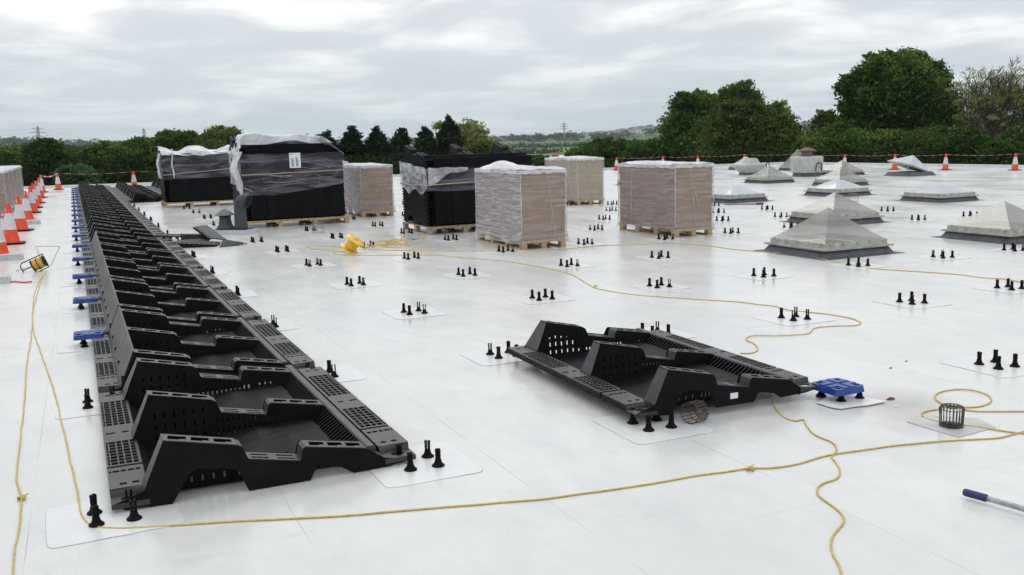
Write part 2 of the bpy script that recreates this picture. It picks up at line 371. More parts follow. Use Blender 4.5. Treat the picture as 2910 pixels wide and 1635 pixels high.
def ledge(b, y0, y1):
    def pk(x0, x1):                          # pocket with a narrower tongue
        m_ = x0+(x1-x0)*.62; w_ = y1-y0; a0, a1 = y0+w_*.22, y1-w_*.22
        return [(x0,a0),(m_,a0),(m_,a0+w_*.12),(x1,a0+w_*.12),(x1,a1),(x0+.006,a1)]
    fn = lambda a, bb, c: (a, bb, ztop(a)+c)
    b.plate([(.222,y0),(.40,y0),(.545,y0),(.545,y1),(.40,y1),(.222,y1)], [pk(.245+.1*k,.328+.1*k) for k in range(3)], .004, lambda a,bb,c: (a,bb,.306-.2236*(a-.232)+c), 1)
    b.plate([(.592,y0),(.835,y0),(.835,y1),(.592,y1)], [rect(.61+.12*i,.69+.12*i,y0+(y1-y0)*(.15+.42*j),y0+(y1-y0)*(.35+.42*j)) for i in range(2) for j in range(2)], .004, lambda a,bb,c: (a,bb,.160-.2*(a-.592)+c), 1)
    b.plate([(.860,y0),(1.155,y0),(1.155,y1),(.860,y1)], [pk(.885+.09*k,.96+.09*k) for k in range(3)], .004, lambda a,bb,c: (a,bb,.176-.183*(a-.860)+c), 1)
    for (x0,z0),(x1,z1) in (((.545,.236),(.568,.222)),((.568,.222),(.592,.160)),((.835,.111),(.848,.166)),((.848,.166),(.860,.176)),((1.155,.122),(1.25,.055))):
        b.add([(x0,y0,z0),(x1,y0,z1),(x1,y1,z1),(x0,y1,z0)], [(0,1,2,3)], 1)
def body_mb():
    b = MB(); th = .005
    slotbase = [(1.25,.012),(.128,.012)]
    ends = [(.128,.088)]
    # (top y0, top y1, foot y0, foot y1)
    for (a0, a1, f0, f1, arch0, arch1) in ((.004,.105,.004,.15,True,False),(.895,.99,.865,1.03,False,False),(1.80,1.905,1.765,2.02,False,True)):
        for yt, yb, arch in ((a0, f0, arch0), (a1, f1, arch1)):
            if arch: b.plate(TOP+ARCH, [], th, lean(yt, yb))
            else: b.plate(TOP+slotbase, HS, th, lean(yt, yb))
        ledge(b, a0-.004, a1+.004)
        # sloping end face by the left rail
        b.add([(.126,f0-.003,.012),(.126,f1+.003,.012),(.128,f1-.014,.088),(.222,a1+.003,.302),(.222,a0-.003,.302),(.128,f0-.003,.088)], [(0,1,2,5),(5,2,3,4)], 1)
        b.add([(1.25,f0,.0),(1.25,f1,.0),(1.25,f1,.055),(1.25,f0,.055)], [(0,1,2,3)])
    # cells: floor, left lip and ribbed right wall
    for (c0, c1) in ((.145,.868),(1.028,1.768)):
        xs = [.150,.20,.34,.48,.62,.76,.90,1.0,1.08]; ny = 8
        vs = []; fs = []
        for j in range(ny+1):
            t = j/ny; y = c0+(c1-c0)*t
            for x in xs:
                g = max(0, min(1, (x-(.92-.42*t))/.22)); z = .018+.040*g
                if x < .16: z = .078
                vs.append((x, y, z))
        for j in range(ny):
            for i in range(len(xs)-1): fs.append((j*9+i, j*9+i+1, (j+1)*9+i+1, (j+1)*9+i))
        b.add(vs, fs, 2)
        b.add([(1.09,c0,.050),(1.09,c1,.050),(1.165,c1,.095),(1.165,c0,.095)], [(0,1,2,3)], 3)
        k = int((c1-c0)/.042)
        for i in range(k):
            y = c0+.02+i*.042
            b.add([(1.075,y,.058),(1.166,y,.062),(1.166,y,.116),(1.075,y+.010,.058),(1.166,y+.010,.062),(1.166,y+.010,.116)], [(0,1,2),(5,4,3),(0,3,4,1),(2,5,3,0),(1,4,5,2)])
    # long beam on the low side
    pr = [(1.165,.03),(1.165,.112),(1.172,.120),(1.205,.120),(1.213,.112),(1.213,.03)]
    vs = [(x,y,z) for y in (.03,2.02) for x,z in pr]; k = len(pr)
    b.add(vs, [(i,(i+1)%k,k+(i+1)%k,k+i) for i in range(k)]+[tuple(reversed(range(k))),tuple(range(k,2*k))], 1)
    b.box(1.205,1.245,.05,2.0,.018,.045)
    return b
def rail_mb(x0, mir):
    """flat service rail: pocket flange, small windows and two long grilles"""
    b = MB(); W = .160; zt = .080
    X = (lambda x: x0+W-x) if mir else (lambda x: x0+x)
    cols = [(.006,.016),(.022,.052),(.058,.082),(.089,.117),(.124,.146)]
    holes = [rect(.045,.075,.160,.190), rect(.100,.130,.160,.190)]
    holes += [rect(a,c,.355,.385) for a,c in cols]
    for y0_, y1_, n in ((.478,.895,8),(1.215,1.785,10)):
        p = (y1_-y0_)/n
        for k in range(n):
            for q_, (a, c) in enumerate(cols):
                d = .0025 if (k % 3 == 1 and q_ in (1,3)) else 0
                holes.append(rect(a-d, c+d*0, y0_+p*k, y0_+p*k+p*.84))
    holes += [rect(.012,.060,1.040,1.068), rect(.095,.128,1.040,1.068), rect(.035,.068,1.925,1.952), rect(.095,.128,1.925,1.952)]
    fn = lambda a, bb, c: (X(a), bb, zt-.004+c)
    b.gridplate(0, W, .118, .432, [h for h in holes if h[2][1] < .43], zt-.008, zt, X)
    b.gridplate(0, W, .458, 2.03, [h for h in holes if h[0][1] > .45], zt-.008, zt, X)
    # skirts
    for xa, xb in ((0,.006),(W-.006,W)):
        xs = sorted((X(xa), X(xb)))
        b.box(xs[0],xs[1],.125,.432,.030,zt-.009,1); b.box(xs[0],xs[1],.458,2.03,.030,zt-.009,1)
    xs = sorted((X(.004), X(W-.004)))
    b.box(xs[0],xs[1],.430,.460,.034,.062,1)
    b.box(xs[0],xs[1],2.024,2.030,.030,zt-.004,1)
    # flange with the pedestal hole and a curved riser
    ring = [(.078+.036*math.cos(2*math.pi*k/14), .060+.028*math.sin(2*math.pi*k/14)) for k in range(14)]
    b.plate([(0,0),(W,0),(W,.115),(0,.115)], [ring], .010, lambda a,bb,c: (X(a), bb, .042+c))
    b.box(xs[0]-.004,xs[1]+.004,0,.006,.022,.037)
    pr = [(.112,.046),(.116,.060),(.122,.072),(.130,.080)]
    for (ya,za),(yb,zb_) in zip(pr,pr[1:]):
        b.add([(X(0),ya,za),(X(W),ya-.015,za),(X(W),yb-.015,zb_),(X(0),yb,zb_)], [(0,1,2,3)])
    b.box(xs[0]+.006,xs[1]-.006,.47,2.015,.030,.033,1); b.box(xs[0]+.006,xs[1]-.006,.14,.425,.030,.033,1)
    # cross ribs and studs underneath
    for k in range(9):
        y = .20+k*.22
        b.box(xs[0],xs[1],y,y+.006,.034,zt-.012)
        b.lathe([(.016,.006),(.018,.034)], 8, (X(.05),y+.05,0)); 
    return b
def defl_mb():
    b = MB(); n = 64; vs = []; fs = []
    for k in range(n+1):
        y = .02+1.99*k/n; o = .007 if (k//2) % 2 else 0
        vs += [(.120-o,y,.086),(.216-o,y,.312-.0),(.224,y,.318)]
    for k in range(n): fs += [(3*k,3*k+3,3*k+4,3*k+1),(3*k+1,3*k+4,3*k+5,3*k+2)]
    b.add(vs, fs)
    for y in (.02,.52,1.02,1.52,2.0): b.box(.13,.20,y-.003,y+.003,.09,.16)
    return b
me_body = body_mb().mesh('tray_body', [M_black, M_blackrail, M_floor, M_shade])
me_rl = rail_mb(-.012, False).mesh('left_rail', [M_blackrail, M_black])
me_rr = rail_mb(1.252, True).mesh('right_rail', [M_blackrail, M_black])
me_def = defl_mb().mesh('side_plate', M_defl)
for me in (me_body, me_rl, me_rr, me_def): me.update()
def rack(loc, label, plate=False, rz=0, group='black racks clipped together in the long row'):
    t = empty('plastic_rack', loc, label, 'rack', group, rz)
    inst(me_body, 'tray_body', t); inst(me_rl, 'service_rail', t); inst(me_rr, 'service_rail', t)
    if plate: tag(inst(me_def, 'side_plate', t), 'ribbed grey side plate catching the light')
    return t
NR = 20; PIT = 2.09
for j in range(NR):
    where = 'rack at the near end of the long row beside the rope corner' if j == 0 else (f'rack, {ORD[j]} from the near end of the long row' if j < NR-1 else 'rack, last of the long row by the far roof edge')
    rack((.040, 4.408+PIT*j, 0), ('black plastic ' if not 1 <= j <= 5 else 'black plate-sided ')+where, 1 <= j <= 5)
for j in range(13, 19):
    rack((1.475, 4.40+PIT*j, 0), 'black plastic rack, '+ORD[j-13]+' from the front of the short second row', group='black racks in the short rows by the roof edge')
for j in range(15, 19):
    rack((2.91, 4.40+PIT*j, 0), 'black plastic rack, '+ORD[j-15]+' from the front of the short third row', group='black racks in the short rows by the roof edge')
t = rack((2.732, 4.362, .042), 'lone black plastic rack raised on pedestals with a white sticker on its front', rz=R(-1.6), group='loose black rack')
t.scale = (.905, .895, .875)
del t['group']
b = MB(); b.box(.688,.745,-.0035,.0010,.050,.088); stk = b.build('sticker', M_paper, t)

# ------------------------------------------------------------------ pedestals on welded patches
def pedestal_mb():
    b = MB()
    b.lathe([(.034,0),(.035,.004),(.032,.008),(.026,.012),(.021,.019),(.0175,.030),(.016,.040)], 16)
    for s in (-1, 1):
        vs = []; n = 6
        prof = [(.0145,.038),(.0145,.056),(.0165,.060),(.0145,.064),(.0145,.072),(.0165,.076),(.0145,.080),(.0145,.084),(.0175,.088),(.013,.094)]
        fs = []
        for r_, z in prof:
            for k in range(n): a = R(-70+140*k/(n-1)); vs.append((s*(.0014+r_*math.cos(a)*.95), r_*math.sin(a), z))
        m_ = len(prof)
        for i in range(m_-1):
            for k in range(n-1): fs.append((i*n+k,i*n+k+1,(i+1)*n+k+1,(i+1)*n+k))
            fs.append((i*n+n-1,i*n,(i+1)*n,(i+1)*n+n-1))
        fs += [tuple(range(n)), tuple(range((m_-1)*n,m_*n))]
        b.add(vs, fs)
    return b
_pm = pedestal_mb(); _pm.v = [(p[0]*.95,p[1]*.95,p[2]*.93) for p in _pm.v]; me_ped = _pm.mesh('pedestal', M_rubber)
def patch_mesh(seed):
    r_ = random.Random(seed); w_, d_ = .27, .25; pts = []
    for (sx_, sy_) in ((1,-1),(1,1),(-1,1),(-1,-1)):
        rad = .05
        a0 = {(1,-1):-90,(1,1):0,(-1,1):90,(-1,-1):180}[(sx_,sy_)]
        for k in range(5):
            a = R(a0+90*k/4); pts.append((sx_*(w_-rad)+rad*math.cos(a), sy_*(d_-rad)+rad*math.sin(a)))
    full = []
    for i in range(len(pts)):
        p, q = pts[i], pts[(i+1) % len(pts)]; full.append(p)
        L_ = math.hypot(q[0]-p[0], q[1]-p[1])
        if L_ > .15:
            for k in range(1, 9): full.append((p[0]+(q[0]-p[0])*k/9, p[1]+(q[1]-p[1])*k/9))
    full = [(x+r_.uniform(-.003,.003), y+r_.uniform(-.003,.003)) for x, y in full]
    n = len(full); b = MB()
    b.add([(x,y,.0035) for x,y in full], [tuple(range(n))], 0)
    b.add([(x,y,.0035) for x,y in full]+[(x*1.008,y*1.008,.0004) for x,y in full], [(i,(i+1)%n,n+(i+1)%n,n+i) for i in range(n)], 1)
    return b.mesh('patch', [M_patch, M_edge])
M_edge = mat('dirty_weld_edge', (.33,.34,.34), .8, col2=(.64,.64,.63), vscale=5)
me_pat = [patch_mesh(i) for i in range(5)]
FEET = [(-.073,.078),(.074,.068),(-.070,-.075),(.075,-.084)]
def pedset(x, y, label, grp='pedestal patches set out in rows on the roof', idx=0, which=(0,1,2,3), nopatch=False):
    t = empty('pedestal_patch', (x, y, 0), label, 'pedestals', grp, R(rnd.uniform(-2, 2)))
    inst(me_pat[idx % 5], 'patch', t, rz=(0, math.pi/2, math.pi, -math.pi/2)[idx % 4] if idx else 0)
    if nopatch: COL.objects.unlink(t.children[0]) if False else bpy.data.objects.remove(t.children[0])
    for k in which: inst(me_ped, 'pedestal', t, (FEET[k][0]+rnd.uniform(-.004,.004), FEET[k][1]+rnd.uniform(-.004,.004), .004), R(rnd.uniform(0, 180)))
    return t
ROWS = [
 ('row nearest the camera', [(2.83,4.365),(4.13,4.285),(5.60,4.37)]),
 ('row just behind the lone rack', [(2.83,6.40),(4.22,6.46),(5.61,6.39),(7.05,6.43),(8.46,6.50)]),
 ('third row from the camera', [(2.84,8.50),(4.23,8.55),(5.65,8.56),(7.05,8.55),(8.52,8.60),(9.91,8.58),(11.17,8.55)]),
 ('fourth row from the camera', [(2.85,10.62),(4.23,10.60),(5.65,10.63),(7.04,10.65)]),
 ('fifth row from the camera', [(2.85,12.70),(4.21,12.62),(5.64,12.69-.12),(7.06,12.73),(8.40,12.54),(9.79,12.69),(11.14,12.81),(13.79,12.50),(15.0,12.41)]),
 ('sixth row, passing the yellow reel', [(2.83,14.71),(4.12,14.50),(5.59,14.66),(8.34,14.64),(11.08,14.64),(12.43,14.59),(14.87,14.26)]),
 ('seventh row from the camera', [(2.76,16.51),(4.08,16.25),(5.37,16.30),(9.54,16.41),(10.81,18.36-2.0),(12.2,16.26),(13.46,16.24)]),
 ('eighth row, behind the grey vents', [(4.02,18.02),(5.38,18.12),(10.81,18.3),(13.33,17.93)]),
 ('far row beside the tall wrapped stack', [(2.68,20.77),(5.38,20.15),(6.71,20.29),(11.0,20.50),(11.87,20.03)]),
 ('farthest rows before the farther wrapped stack', [(2.75,22.91),(2.75,25.1),(2.73,27.1),(8.07,24.38)])]
ii = 0
for rn, pts in ROWS:
    for k, (x, y) in enumerate(pts):
        ii += 1
        pedset(x, y, f'black pedestals on a patch, {ORD[k]} from left, {rn}', idx=ii, nopatch=(x == 4.13))
for j in range(NR):
    pedset(.033, 4.39+PIT*j, 'black pedestals under the long row left edge, ' + ('at the near corner' if j == 0 else f'{ORD[j]} from the near end'), 'pedestals under the left edge of the long rack row', idx=j)
for j in range(13):
    pedset(1.462, 4.395+PIT*j, 'black pedestals under the long row right edge, ' + ('at the near corner' if j == 0 else f'{ORD[j]} from the near end'), 'pedestals under the right edge of the long rack row', idx=j+3)

# ------------------------------------------------------------------ blue connector plates
def blue_mb():
    b = MB(); h = .112
    def cham(x0, x1, y0, y1, z0, z1, c=.016):
        o = [(x0+c,y0),(x1-c,y0),(x1,y0+c),(x1,y1-c),(x1-c,y1),(x0+c,y1),(x0,y1-c),(x0,y0+c)]
        return o
    holes = []
    for sx_ in (-1,1):
        for sy_ in (-1,1): holes.append([(sx_*.076+.019*math.cos(2*math.pi*k/12), sy_*.076+.019*math.sin(2*math.pi*k/12)) for k in range(12)])
    for a, c in ((.010,.052),(-.052,-.010)): holes.append(rect(a,c,-.004,.004)); holes.append(rect(-.004,.004,a,c))
    for q_ in (-1,1):
        holes.append(rect(-.030,.030,q_*.100-.006,q_*.100+.006)); holes.append(rect(q_*.100-.006,q_*.100+.006,-.030,.030))
    b.plate(cham(-h,h,-h,h,0,0), holes, .008, lambda a,bb,c: (a,bb,.034+c))
    o = cham(-h,h,-h,h,0,0); n = len(o)
    b.add([(x,y,.034) for x,y in o]+[(x*1.05,y*1.05,0) for x,y in o]+[(x*.93,y*.93,0) for x,y in o], [(i,(i+1)%n,n+(i+1)%n,n+i) for i in range(n)]+[(n+i,n+(i+1)%n,2*n+(i+1)%n,2*n+i) for i in range(n)])
    for sx_ in (-1,1):
        for sy_ in (-1,1):
            b.plate([(sx_*.064+.046*math.cos(math.pi/4+math.pi/2*k),sy_*.064+.046*math.sin(math.pi/4+math.pi/2*k)) for k in range(4)] if False else [(sx_*.012,sy_*.012),(sx_*.104,sy_*.012),(sx_*.104,sy_*.048),(sx_*.048,sy_*.048),(sx_*.048,sy_*.104),(sx_*.012,sy_*.104)], [], .005, lambda a,bb,c: (a,bb,.0405+c))
            b.lathe([(.019,-.004),(.019,.034)], 10, (sx_*.076,sy_*.076,0), cap=False)
    return b
me_blue = blue_mb().mesh('connector_plate', M_blue)
def blue(x, y, z, label, rz=0, g='blue connector plates along the long rack row'):
    o = inst(me_blue, 'connector_plate', None, (x, y, z), rz); return tag(o, label, 'connector', g)
o = blue(4.105, 4.28, .054, 'bright blue plastic connector plate on pedestals at the right corner of the lone rack', R(2), None)
for j in range(2, NR):
    blue(.004, 4.385+PIT*j, .070, f'blue connector plate on the long row left edge, {ORD[j-2]} from the near end', R(rnd.uniform(-3,3)))

# ------------------------------------------------------------------ pallets
def pallet_mb(w_, d_, nx, ny, h=.135):
    b = MB(); bw = .085
    xs = [w_*i/(nx-1) for i in range(nx)]; ys = [d_*i/(ny-1) for i in range(ny)]
    xs = [min(max(x-bw/2,0),w_-bw) for x in xs]; bl = .12; ys = [min(max(y-bl/2,0),d_-bl) for y in ys]
    for x in xs:
        b.box(x,x+bw,0,d_,0,.018)
        for y in ys: b.box(x+.004,x+bw-.004,y+.004,y+bl-.004,.020,h-.042)
    for y in ys: b.box(0,w_,y,y+bl,h-.040,h-.021)
    n = max(3, int(w_/.14)); p = w_/n
    for i in range(n): b.box(p*i+.006,p*(i+1)-.006,0,d_,h-.019,h)
    return b
def noisy(v, k, a): return noise.noise(Vector(v)*k)*a
def sheet(b, P, nu, nv, mi=0, amp=.01, k=4, seed=0):
    """surface P(u,v) -> Vector with small folds"""
    vs = []; fs = []
    for j in range(nv+1):
        for i in range(nu+1):
            p = Vector(P(i/nu, j/nv)); q_ = noise.noise_vector(p*k+Vector((seed,seed*2,0)))
            vs.append(p+q_*amp)
    for j in range(nv):
        for i in range(nu): fs.append((j*(nu+1)+i,j*(nu+1)+i+1,(j+1)*(nu+1)+i+1,(j+1)*(nu+1)+i))
    b.add(vs, fs, mi, True)
def boxed_pallet(x, y, label, w_=.73, d_=1.72, h=1.15, card=None, loosetop=False, seed=0, sidewrap=M_filmside, grp='wrapped cardboard boxes on pallets'):
    t = empty('boxed_pallet', (x, y, 0), label, 'pallet load', grp)
    pallet_mb(w_, d_, 3, 4).build('pallet', M_wood, t)
    b = MB(); o = .012; z0 = .138; r_ = random.Random(seed)
    # carton block: slightly bulging sides
    nz = 10
    for (ax) in range(4):
        def P(u, v, ax=ax):
            z = z0+(h-z0-.02)*v; bu = .006*math.sin(math.pi*u)
            return ((o-bu, o+(d_-2*o)*(1-u), z),(o+(w_-2*o)*u, o-bu, z),(w_-o+bu, o+(d_-2*o)*u, z),(o+(w_-2*o)*(1-u), d_-o+bu, z))[ax]
        sheet(b, P, 8, 8, 0, .003, 5, seed)
    b.add([(o,o,h-.02),(w_-o,o,h-.02),(w_-o,d_-o,h-.02),(o,d_-o,h-.02)], [(0,1,2,3)])
    fixn(b.build('carton', card or M_card, t))
    # film: -X and +X faces are more opaque, front/back clearer
    b = MB(); f = -.006
    for ax in range(4):
        def P(u, v, ax=ax):
            z = .075+(h+.004-.075)*v; k = f-.012*(1-v)**4*1.5+ .012*max(0,(v-.93)/.07)
            flare = -.02*max(0, 1-v*6)
            return ((k+flare, k+(d_-2*k)*(1-u), z),(k+(w_-2*k)*u, k+flare, z),(w_-k-flare, k+(d_-2*k)*u, z),(k+(w_-2*k)*(1-u), d_-k-flare, z))[ax]
        sheet(b, P, 30, 30, 0 if ax in (0, 2) else 1, .008, 7, seed+ax)
    # corner bands of gathered film
    for (cx_, cy_) in ((f,f),(w_-f,f),(f,d_-f)):
        b.tube([(cx_+noisy((z,cx_,cy_+seed),6,.012), cy_+noisy((cx_,z,seed),6,.012), z) for z in [.08+(h-.08)*k/12 for k in range(13)]], .0075, 6, 2)
    for k in range(4):
        a0, a1 = r_.uniform(.1,.9), r_.uniform(.1,.9); za, zb_ = (.09, h-.02) if k % 2 else (r_.uniform(.2,.6), r_.uniform(.5,1.0))
        if k < 2: b.tube([(f-.003, d_*(a0+(a1-a0)*q/8*.4), za+(zb_-za)*q/8) for q in range(9)], .0045, 5, 2)
        else: b.tube([(w_*(a0+(a1-a0)*q/8*.6), f-.003, za+(zb_-za)*q/8) for q in range(9)], .004, 5, 2)
    fixn(b.build('wrapping_film', [sidewrap, M_filmclear, M_filmwhite], t))
    b = MB()
    def T(u, v):
        x_, y_ = f+(w_-2*f)*u, f+(d_-2*f)*v; ed = min(u,1-u,v,1-v)
        z = h+.005+.030*min(1, ed*9)+ (.09*math.exp(-((u-.45)**2+(v-.75)**2)*18) if loosetop else 0)+.010*math.sin(7*v+seed)
        return (x_, y_, z)
    sheet(b, T, 22, 30, 0, .022 if loosetop else .010, 6, seed)
    for ax in range(4):
        def P(u, v, ax=ax):
            z = h+.008-.055*v-.02*noise.noise(Vector((u*9,ax*3,seed))); k = f-.007
            return ((k, k+(d_-2*k)*(1-u), z),(k+(w_-2*k)*u, k, z),(w_-k, k+(d_-2*k)*u, z),(k+(w_-2*k)*(1-u), d_-k, z))[ax]
        sheet(b, P, 26, 4, 0, .006, 9, seed+9)
    b.build('top_film', M_filmtop, t)
    return t
boxed_pallet(5.93, 12.60, 'nearest boxed pallet, film-wrapped brown cartons with loose crumpled film on top', h=1.16, loosetop=True, seed=1)
boxed_pallet(8.66, 12.66, 'film-wrapped brown cartons on a pallet, standing right of centre by itself', h=1.15, seed=2, sidewrap=film_mat('wrapped_side_film', .10, .62, col=(.50,.46,.50), stretch=(.5,.6,7), p0=.40, p1=.66))
boxed_pallet(5.75, 20.50, 'film-wrapped brown cartons on a pallet just right of the tall wrapped stack', h=1.13, seed=3)
boxed_pallet(11.12, 20.40, 'film-wrapped pale tan cartons on a pallet behind the nearest boxed pallet', h=1.13, card=M_card2, seed=4, sidewrap=film_mat('pale_side_film', .12, .38, col=(.58,.55,.54), stretch=(.6,.6,8)))
boxed_pallet(10.9, 25.2, 'cartons showing only a white film top between open stack and pale cartons', h=1.13, seed=5)
boxed_pallet(6.0, 25.2, 'film-wrapped brown cartons in the gap right behind the tall black stack', h=1.15, seed=6)
for k in range(5):
    boxed_pallet(-2.33, 27.4+2.08*k, ('film-wrapped cartons in line behind the left cones, ' + ('nearest of the line' if k == 0 else ORD[k]+' from the front')), h=1.15, seed=10+k, sidewrap=film_mat('left_line_film', .30, .75, col=(.50,.54,.51), stretch=(1,1,1), scale=2.5) if k == 0 else bpy.data.materials['left_line_film'], grp='line of boxed pallets left of the cones')  # tint and density of this film carry painted greenish-grey reflections

# ------------------------------------------------------------------ stacks of racks
jm = MB()
for src in (me_body, me_rl, me_rr):
    jm.add([v.co for v in src.vertices], [tuple(p.vertices) for p in src.polygons])
me_joint = jm.mesh('stacked_rack', M_black)
def stack(x, y, n, pitch, name_, seed, extra=0):
    """racks nested on a pallet, low edge towards the camera; x,y is the near left corner"""
    t = empty('pallet', (x-.02, y-.02, 0), 'pale wooden pallet under the '+name_, 'pallet', 'pallets under the rack stacks')
    pallet_mb(2.12, 1.45, 4, 3, .140).build('deck', M_wood2 if seed == 3 else M_wood, t)
    for k in range(n):
        o = inst(me_joint, 'stacked_rack', None, (x+rnd.uniform(-.004,.004), y+1.41+rnd.uniform(-.004,.004)+(.16 if extra and k >= n-extra else 0), .142+k*pitch), R(-90+rnd.uniform(-.15,.15)))
        pos = 'bottom rack' if k == 0 else ('top rack' if k == n-1 else ORD[k]+' rack up')
        tag(o, f'black plastic rack nested in the {name_}, {pos}', 'rack', 'racks nested in the '+name_)
stack(5.60, 15.72, 24, .0485, 'open black stack behind the nearest cartons', 3)
stack(3.05, 19.40, 28, .0515, 'tall wrapped black stack behind the vents', 1, 3)
stack(2.28, 28.00, 25, .0525, 'farther wrapped black stack', 2)

def box_film(b, x, y, w_, d_, zlo, zhi, mi, seed, amp=.012, sides=(0,1,2,3), off=.025, nu=40, nv=14):
    """zlo(u,ax) lower edge, zhi(u,ax) upper edge"""
    for ax in sides:
        def P(u, v, ax=ax):
            a, c = zlo(u, ax), zhi(u, ax); z = a+(c-a)*v; k = -off
            return ((x+k, y+k+(d_-2*k)*(1-u), z),(x+k+(w_-2*k)*u, y+k, z),(x+w_-k, y+k+(d_-2*k)*u, z),(x+k+(w_-2*k)*(1-u), y+d_-k, z))[ax]
        sheet(b, P, nu, nv, mi[ax] if isinstance(mi, (list, tuple)) else mi, amp, 5, seed+ax)
# tall wrapped stack
x, y, w_, d_ = 3.05, 19.40, 2.03, 1.42
t = empty('film_wrap', (0,0,0), 'clear film round the tall wrapped black stack, torn open and billowing on top', 'film')
b = MB()
lo = lambda u, ax: (.66-.02*math.sin(u*3)+(.24*max(0,u-.3)) if ax == 1 else .85)
box_film(b, x, y, w_, d_, lo, lambda u, ax: 1.46+.01*math.sin(9*u), (1,0,0,0), 1)
b.build('side_film', [M_filmdark, M_filmwhite], t)
b = MB()
def P(u, v):
    # a cover arching over the stack, front edge lifted to leave a dark opening
    xx = x-.04+(w_+.08)*u
    arch = min(1, max(0, u/.10))**.5*min(1, max(0, (1-u)/.16))**.7
    crest = 1.47+.41*arch*(1-.22*u)
    back = y+d_+.12
    front = y-.03+(.30+.12*math.sin(u*9))*arch
    yy = back+(front-back)*v
    z = 1.47+(crest-1.47)*min(1, max(0, v*5))**.5
    if v > .80:
        q_ = (v-.80)/.20; z -= q_*(.17+.07*math.sin(8.5*u))*arch; yy = (back+(front-back)*.85)-.06*q_
    return (xx, yy, z)
sheet(b, P, 60, 36, 0, .045, 3.2, 4)
def P(u, v):   # flap hanging off the near left corner
    z = 1.52-.92*v*(.75+.35*u if u < .75 else .75+.35*.75-(u-.75)*1.5)
    return (x-.05-.10*math.sin(math.pi*v)+.05*u, y+.55*(1-u)-.08+.03*math.sin(9*v), z)
sheet(b, P, 14, 30, 0, .06, 4.5, 8)
def P(u, v):   # white rim along the top right
    return (x+w_*(.80+.22*u), y-.03+.5*v, 1.78-.36*u+.02*math.sin(6*v)-.05*v)
sheet(b, P, 14, 12, 0, .03, 4, 3)
b.build('top_film', M_filmtop, t)
b = MB(); r2 = random.Random(8)
for k in range(16):
    u0 = r2.uniform(0,.8); u1 = min(1, u0+r2.uniform(.12,.45)); z0 = r2.uniform(.75,1.40); z1 = z0+r2.uniform(-.10,.10)
    b.tube([(x+w_*(u0+(u1-u0)*q/8), y-.034, z0+(z1-z0)*q/8+.01*math.sin(q+k)) for q in range(9)], r2.uniform(.001,.003), 4)
b.build('film_folds', M_filmwhite, t)
b = MB(); b.tube([(x-.03+ (w_+.06)*k/20, y-.030, 1.06+.035*k/20-noisy((k*.3,1,1),1,.01)) for k in range(21)], .012, 6)
b.tube([(x-.03+ (.5)*k/10, y-.034, .82-.22*k/10*1.0) for k in range(5)], .012, 6)
b.build('strap', M_strap, t)
# paper label with two columns of print
b = MB(); lx, lz = x+.93, 1.17
b.box(lx,lx+.225,y-.044,y-.041,lz,lz+.30)
for c0 in (.035,.125):
    for k in range(9):
        if k == 8 and c0 < .1: continue
        w2 = (.055,.05,.06,.045,.05,.06,.04,.05,.03)[k]
        b.box(lx+c0,lx+c0+w2,y-.0455,y-.0442,lz+.03+.021*k,lz+.03+.021*k+.013,1)
b.box(lx+.02,lx+.07,y-.0455,y-.0442,lz+.262,lz+.27,1)
b.build('paper_label', [M_paper, M_ink], t)
# farther wrapped stack
x, y = 2.28, 28.0
t = empty('film_wrap', (0,0,0), 'clear stretch film over the farther wrapped black stack, white along its top', 'film')
b = MB(); box_film(b, x, y, w_, d_, lambda u, ax: .78+.03*u, lambda u, ax: 1.45, (1,0,0,0), 21)
b.build('side_film', [M_filmdark, M_filmwhite], t)
b = MB()
def P(u, v):
    z = 1.46+.20*math.sin(math.pi*(.1+.5*v))*(.8+.35*math.cos(u*13))
    return (x-.05+(w_+.1)*u, y-.04+(d_+.08)*v, z if v > .03 else 1.44)
sheet(b, P, 50, 24, 0, .05, 4, 33)
def P(u, v): return (x-.06-.05*math.sin(math.pi*v), y+.7*(1-u)-.05, 1.50-.62*v-.1*u*v)
sheet(b, P, 14, 22, 0, .05, 5, 35)
b.tube([(x+.25+.02*math.sin(k), y-.05, 1.62-.09*k) for k in range(10)], .02, 6)
b.build('top_film', M_filmtop, t)
b = MB(); b.tube([(x-.03+(w_+.06)*k/20, y-.035, .90+.14*k/20) for k in range(21)], .013, 6); b.build('strap', M_strap, t)
# open stack
x, y = 5.60, 15.72
t = empty('film_wrap', (0,0,0), 'band of clear film round the open black stack, bunched white at its left end', 'film')
b = MB(); box_film(b, x, y, w_, d_, lambda u, ax: (.76 if ax == 1 else .74+.05*math.sin(14*u)), lambda u, ax: (1.16-.0*u if ax == 1 else 1.14+.10*(1-u) if ax == 0 else 1.15), (1,0,0,0), 41, .02)
def P(u, v): return (x-.045, y+d_*(1-u)-.03, 1.28-.12*u-.14*v)
sheet(b, P, 24, 8, 1, .045, 6, 43)
def P(u, v): return (x+.0+.75*u, y-.045, 1.175-.02*u-(.30*(1-u)**1.5+.03+.03*math.sin(9*u))*v)
sheet(b, P, 20, 8, 1, .02, 6, 44)
b.build('side_film', [M_filmdark, M_filmwhite], t)
b = MB(); b.tube([(x-.035, y+d_*(1-k/10), .86+.01*math.sin(k)) for k in range(11)]+[(x+w_*k/14, y-.035, .87+.06*k/14) for k in range(15)], .014, 6); b.build('strap', M_strap, t)

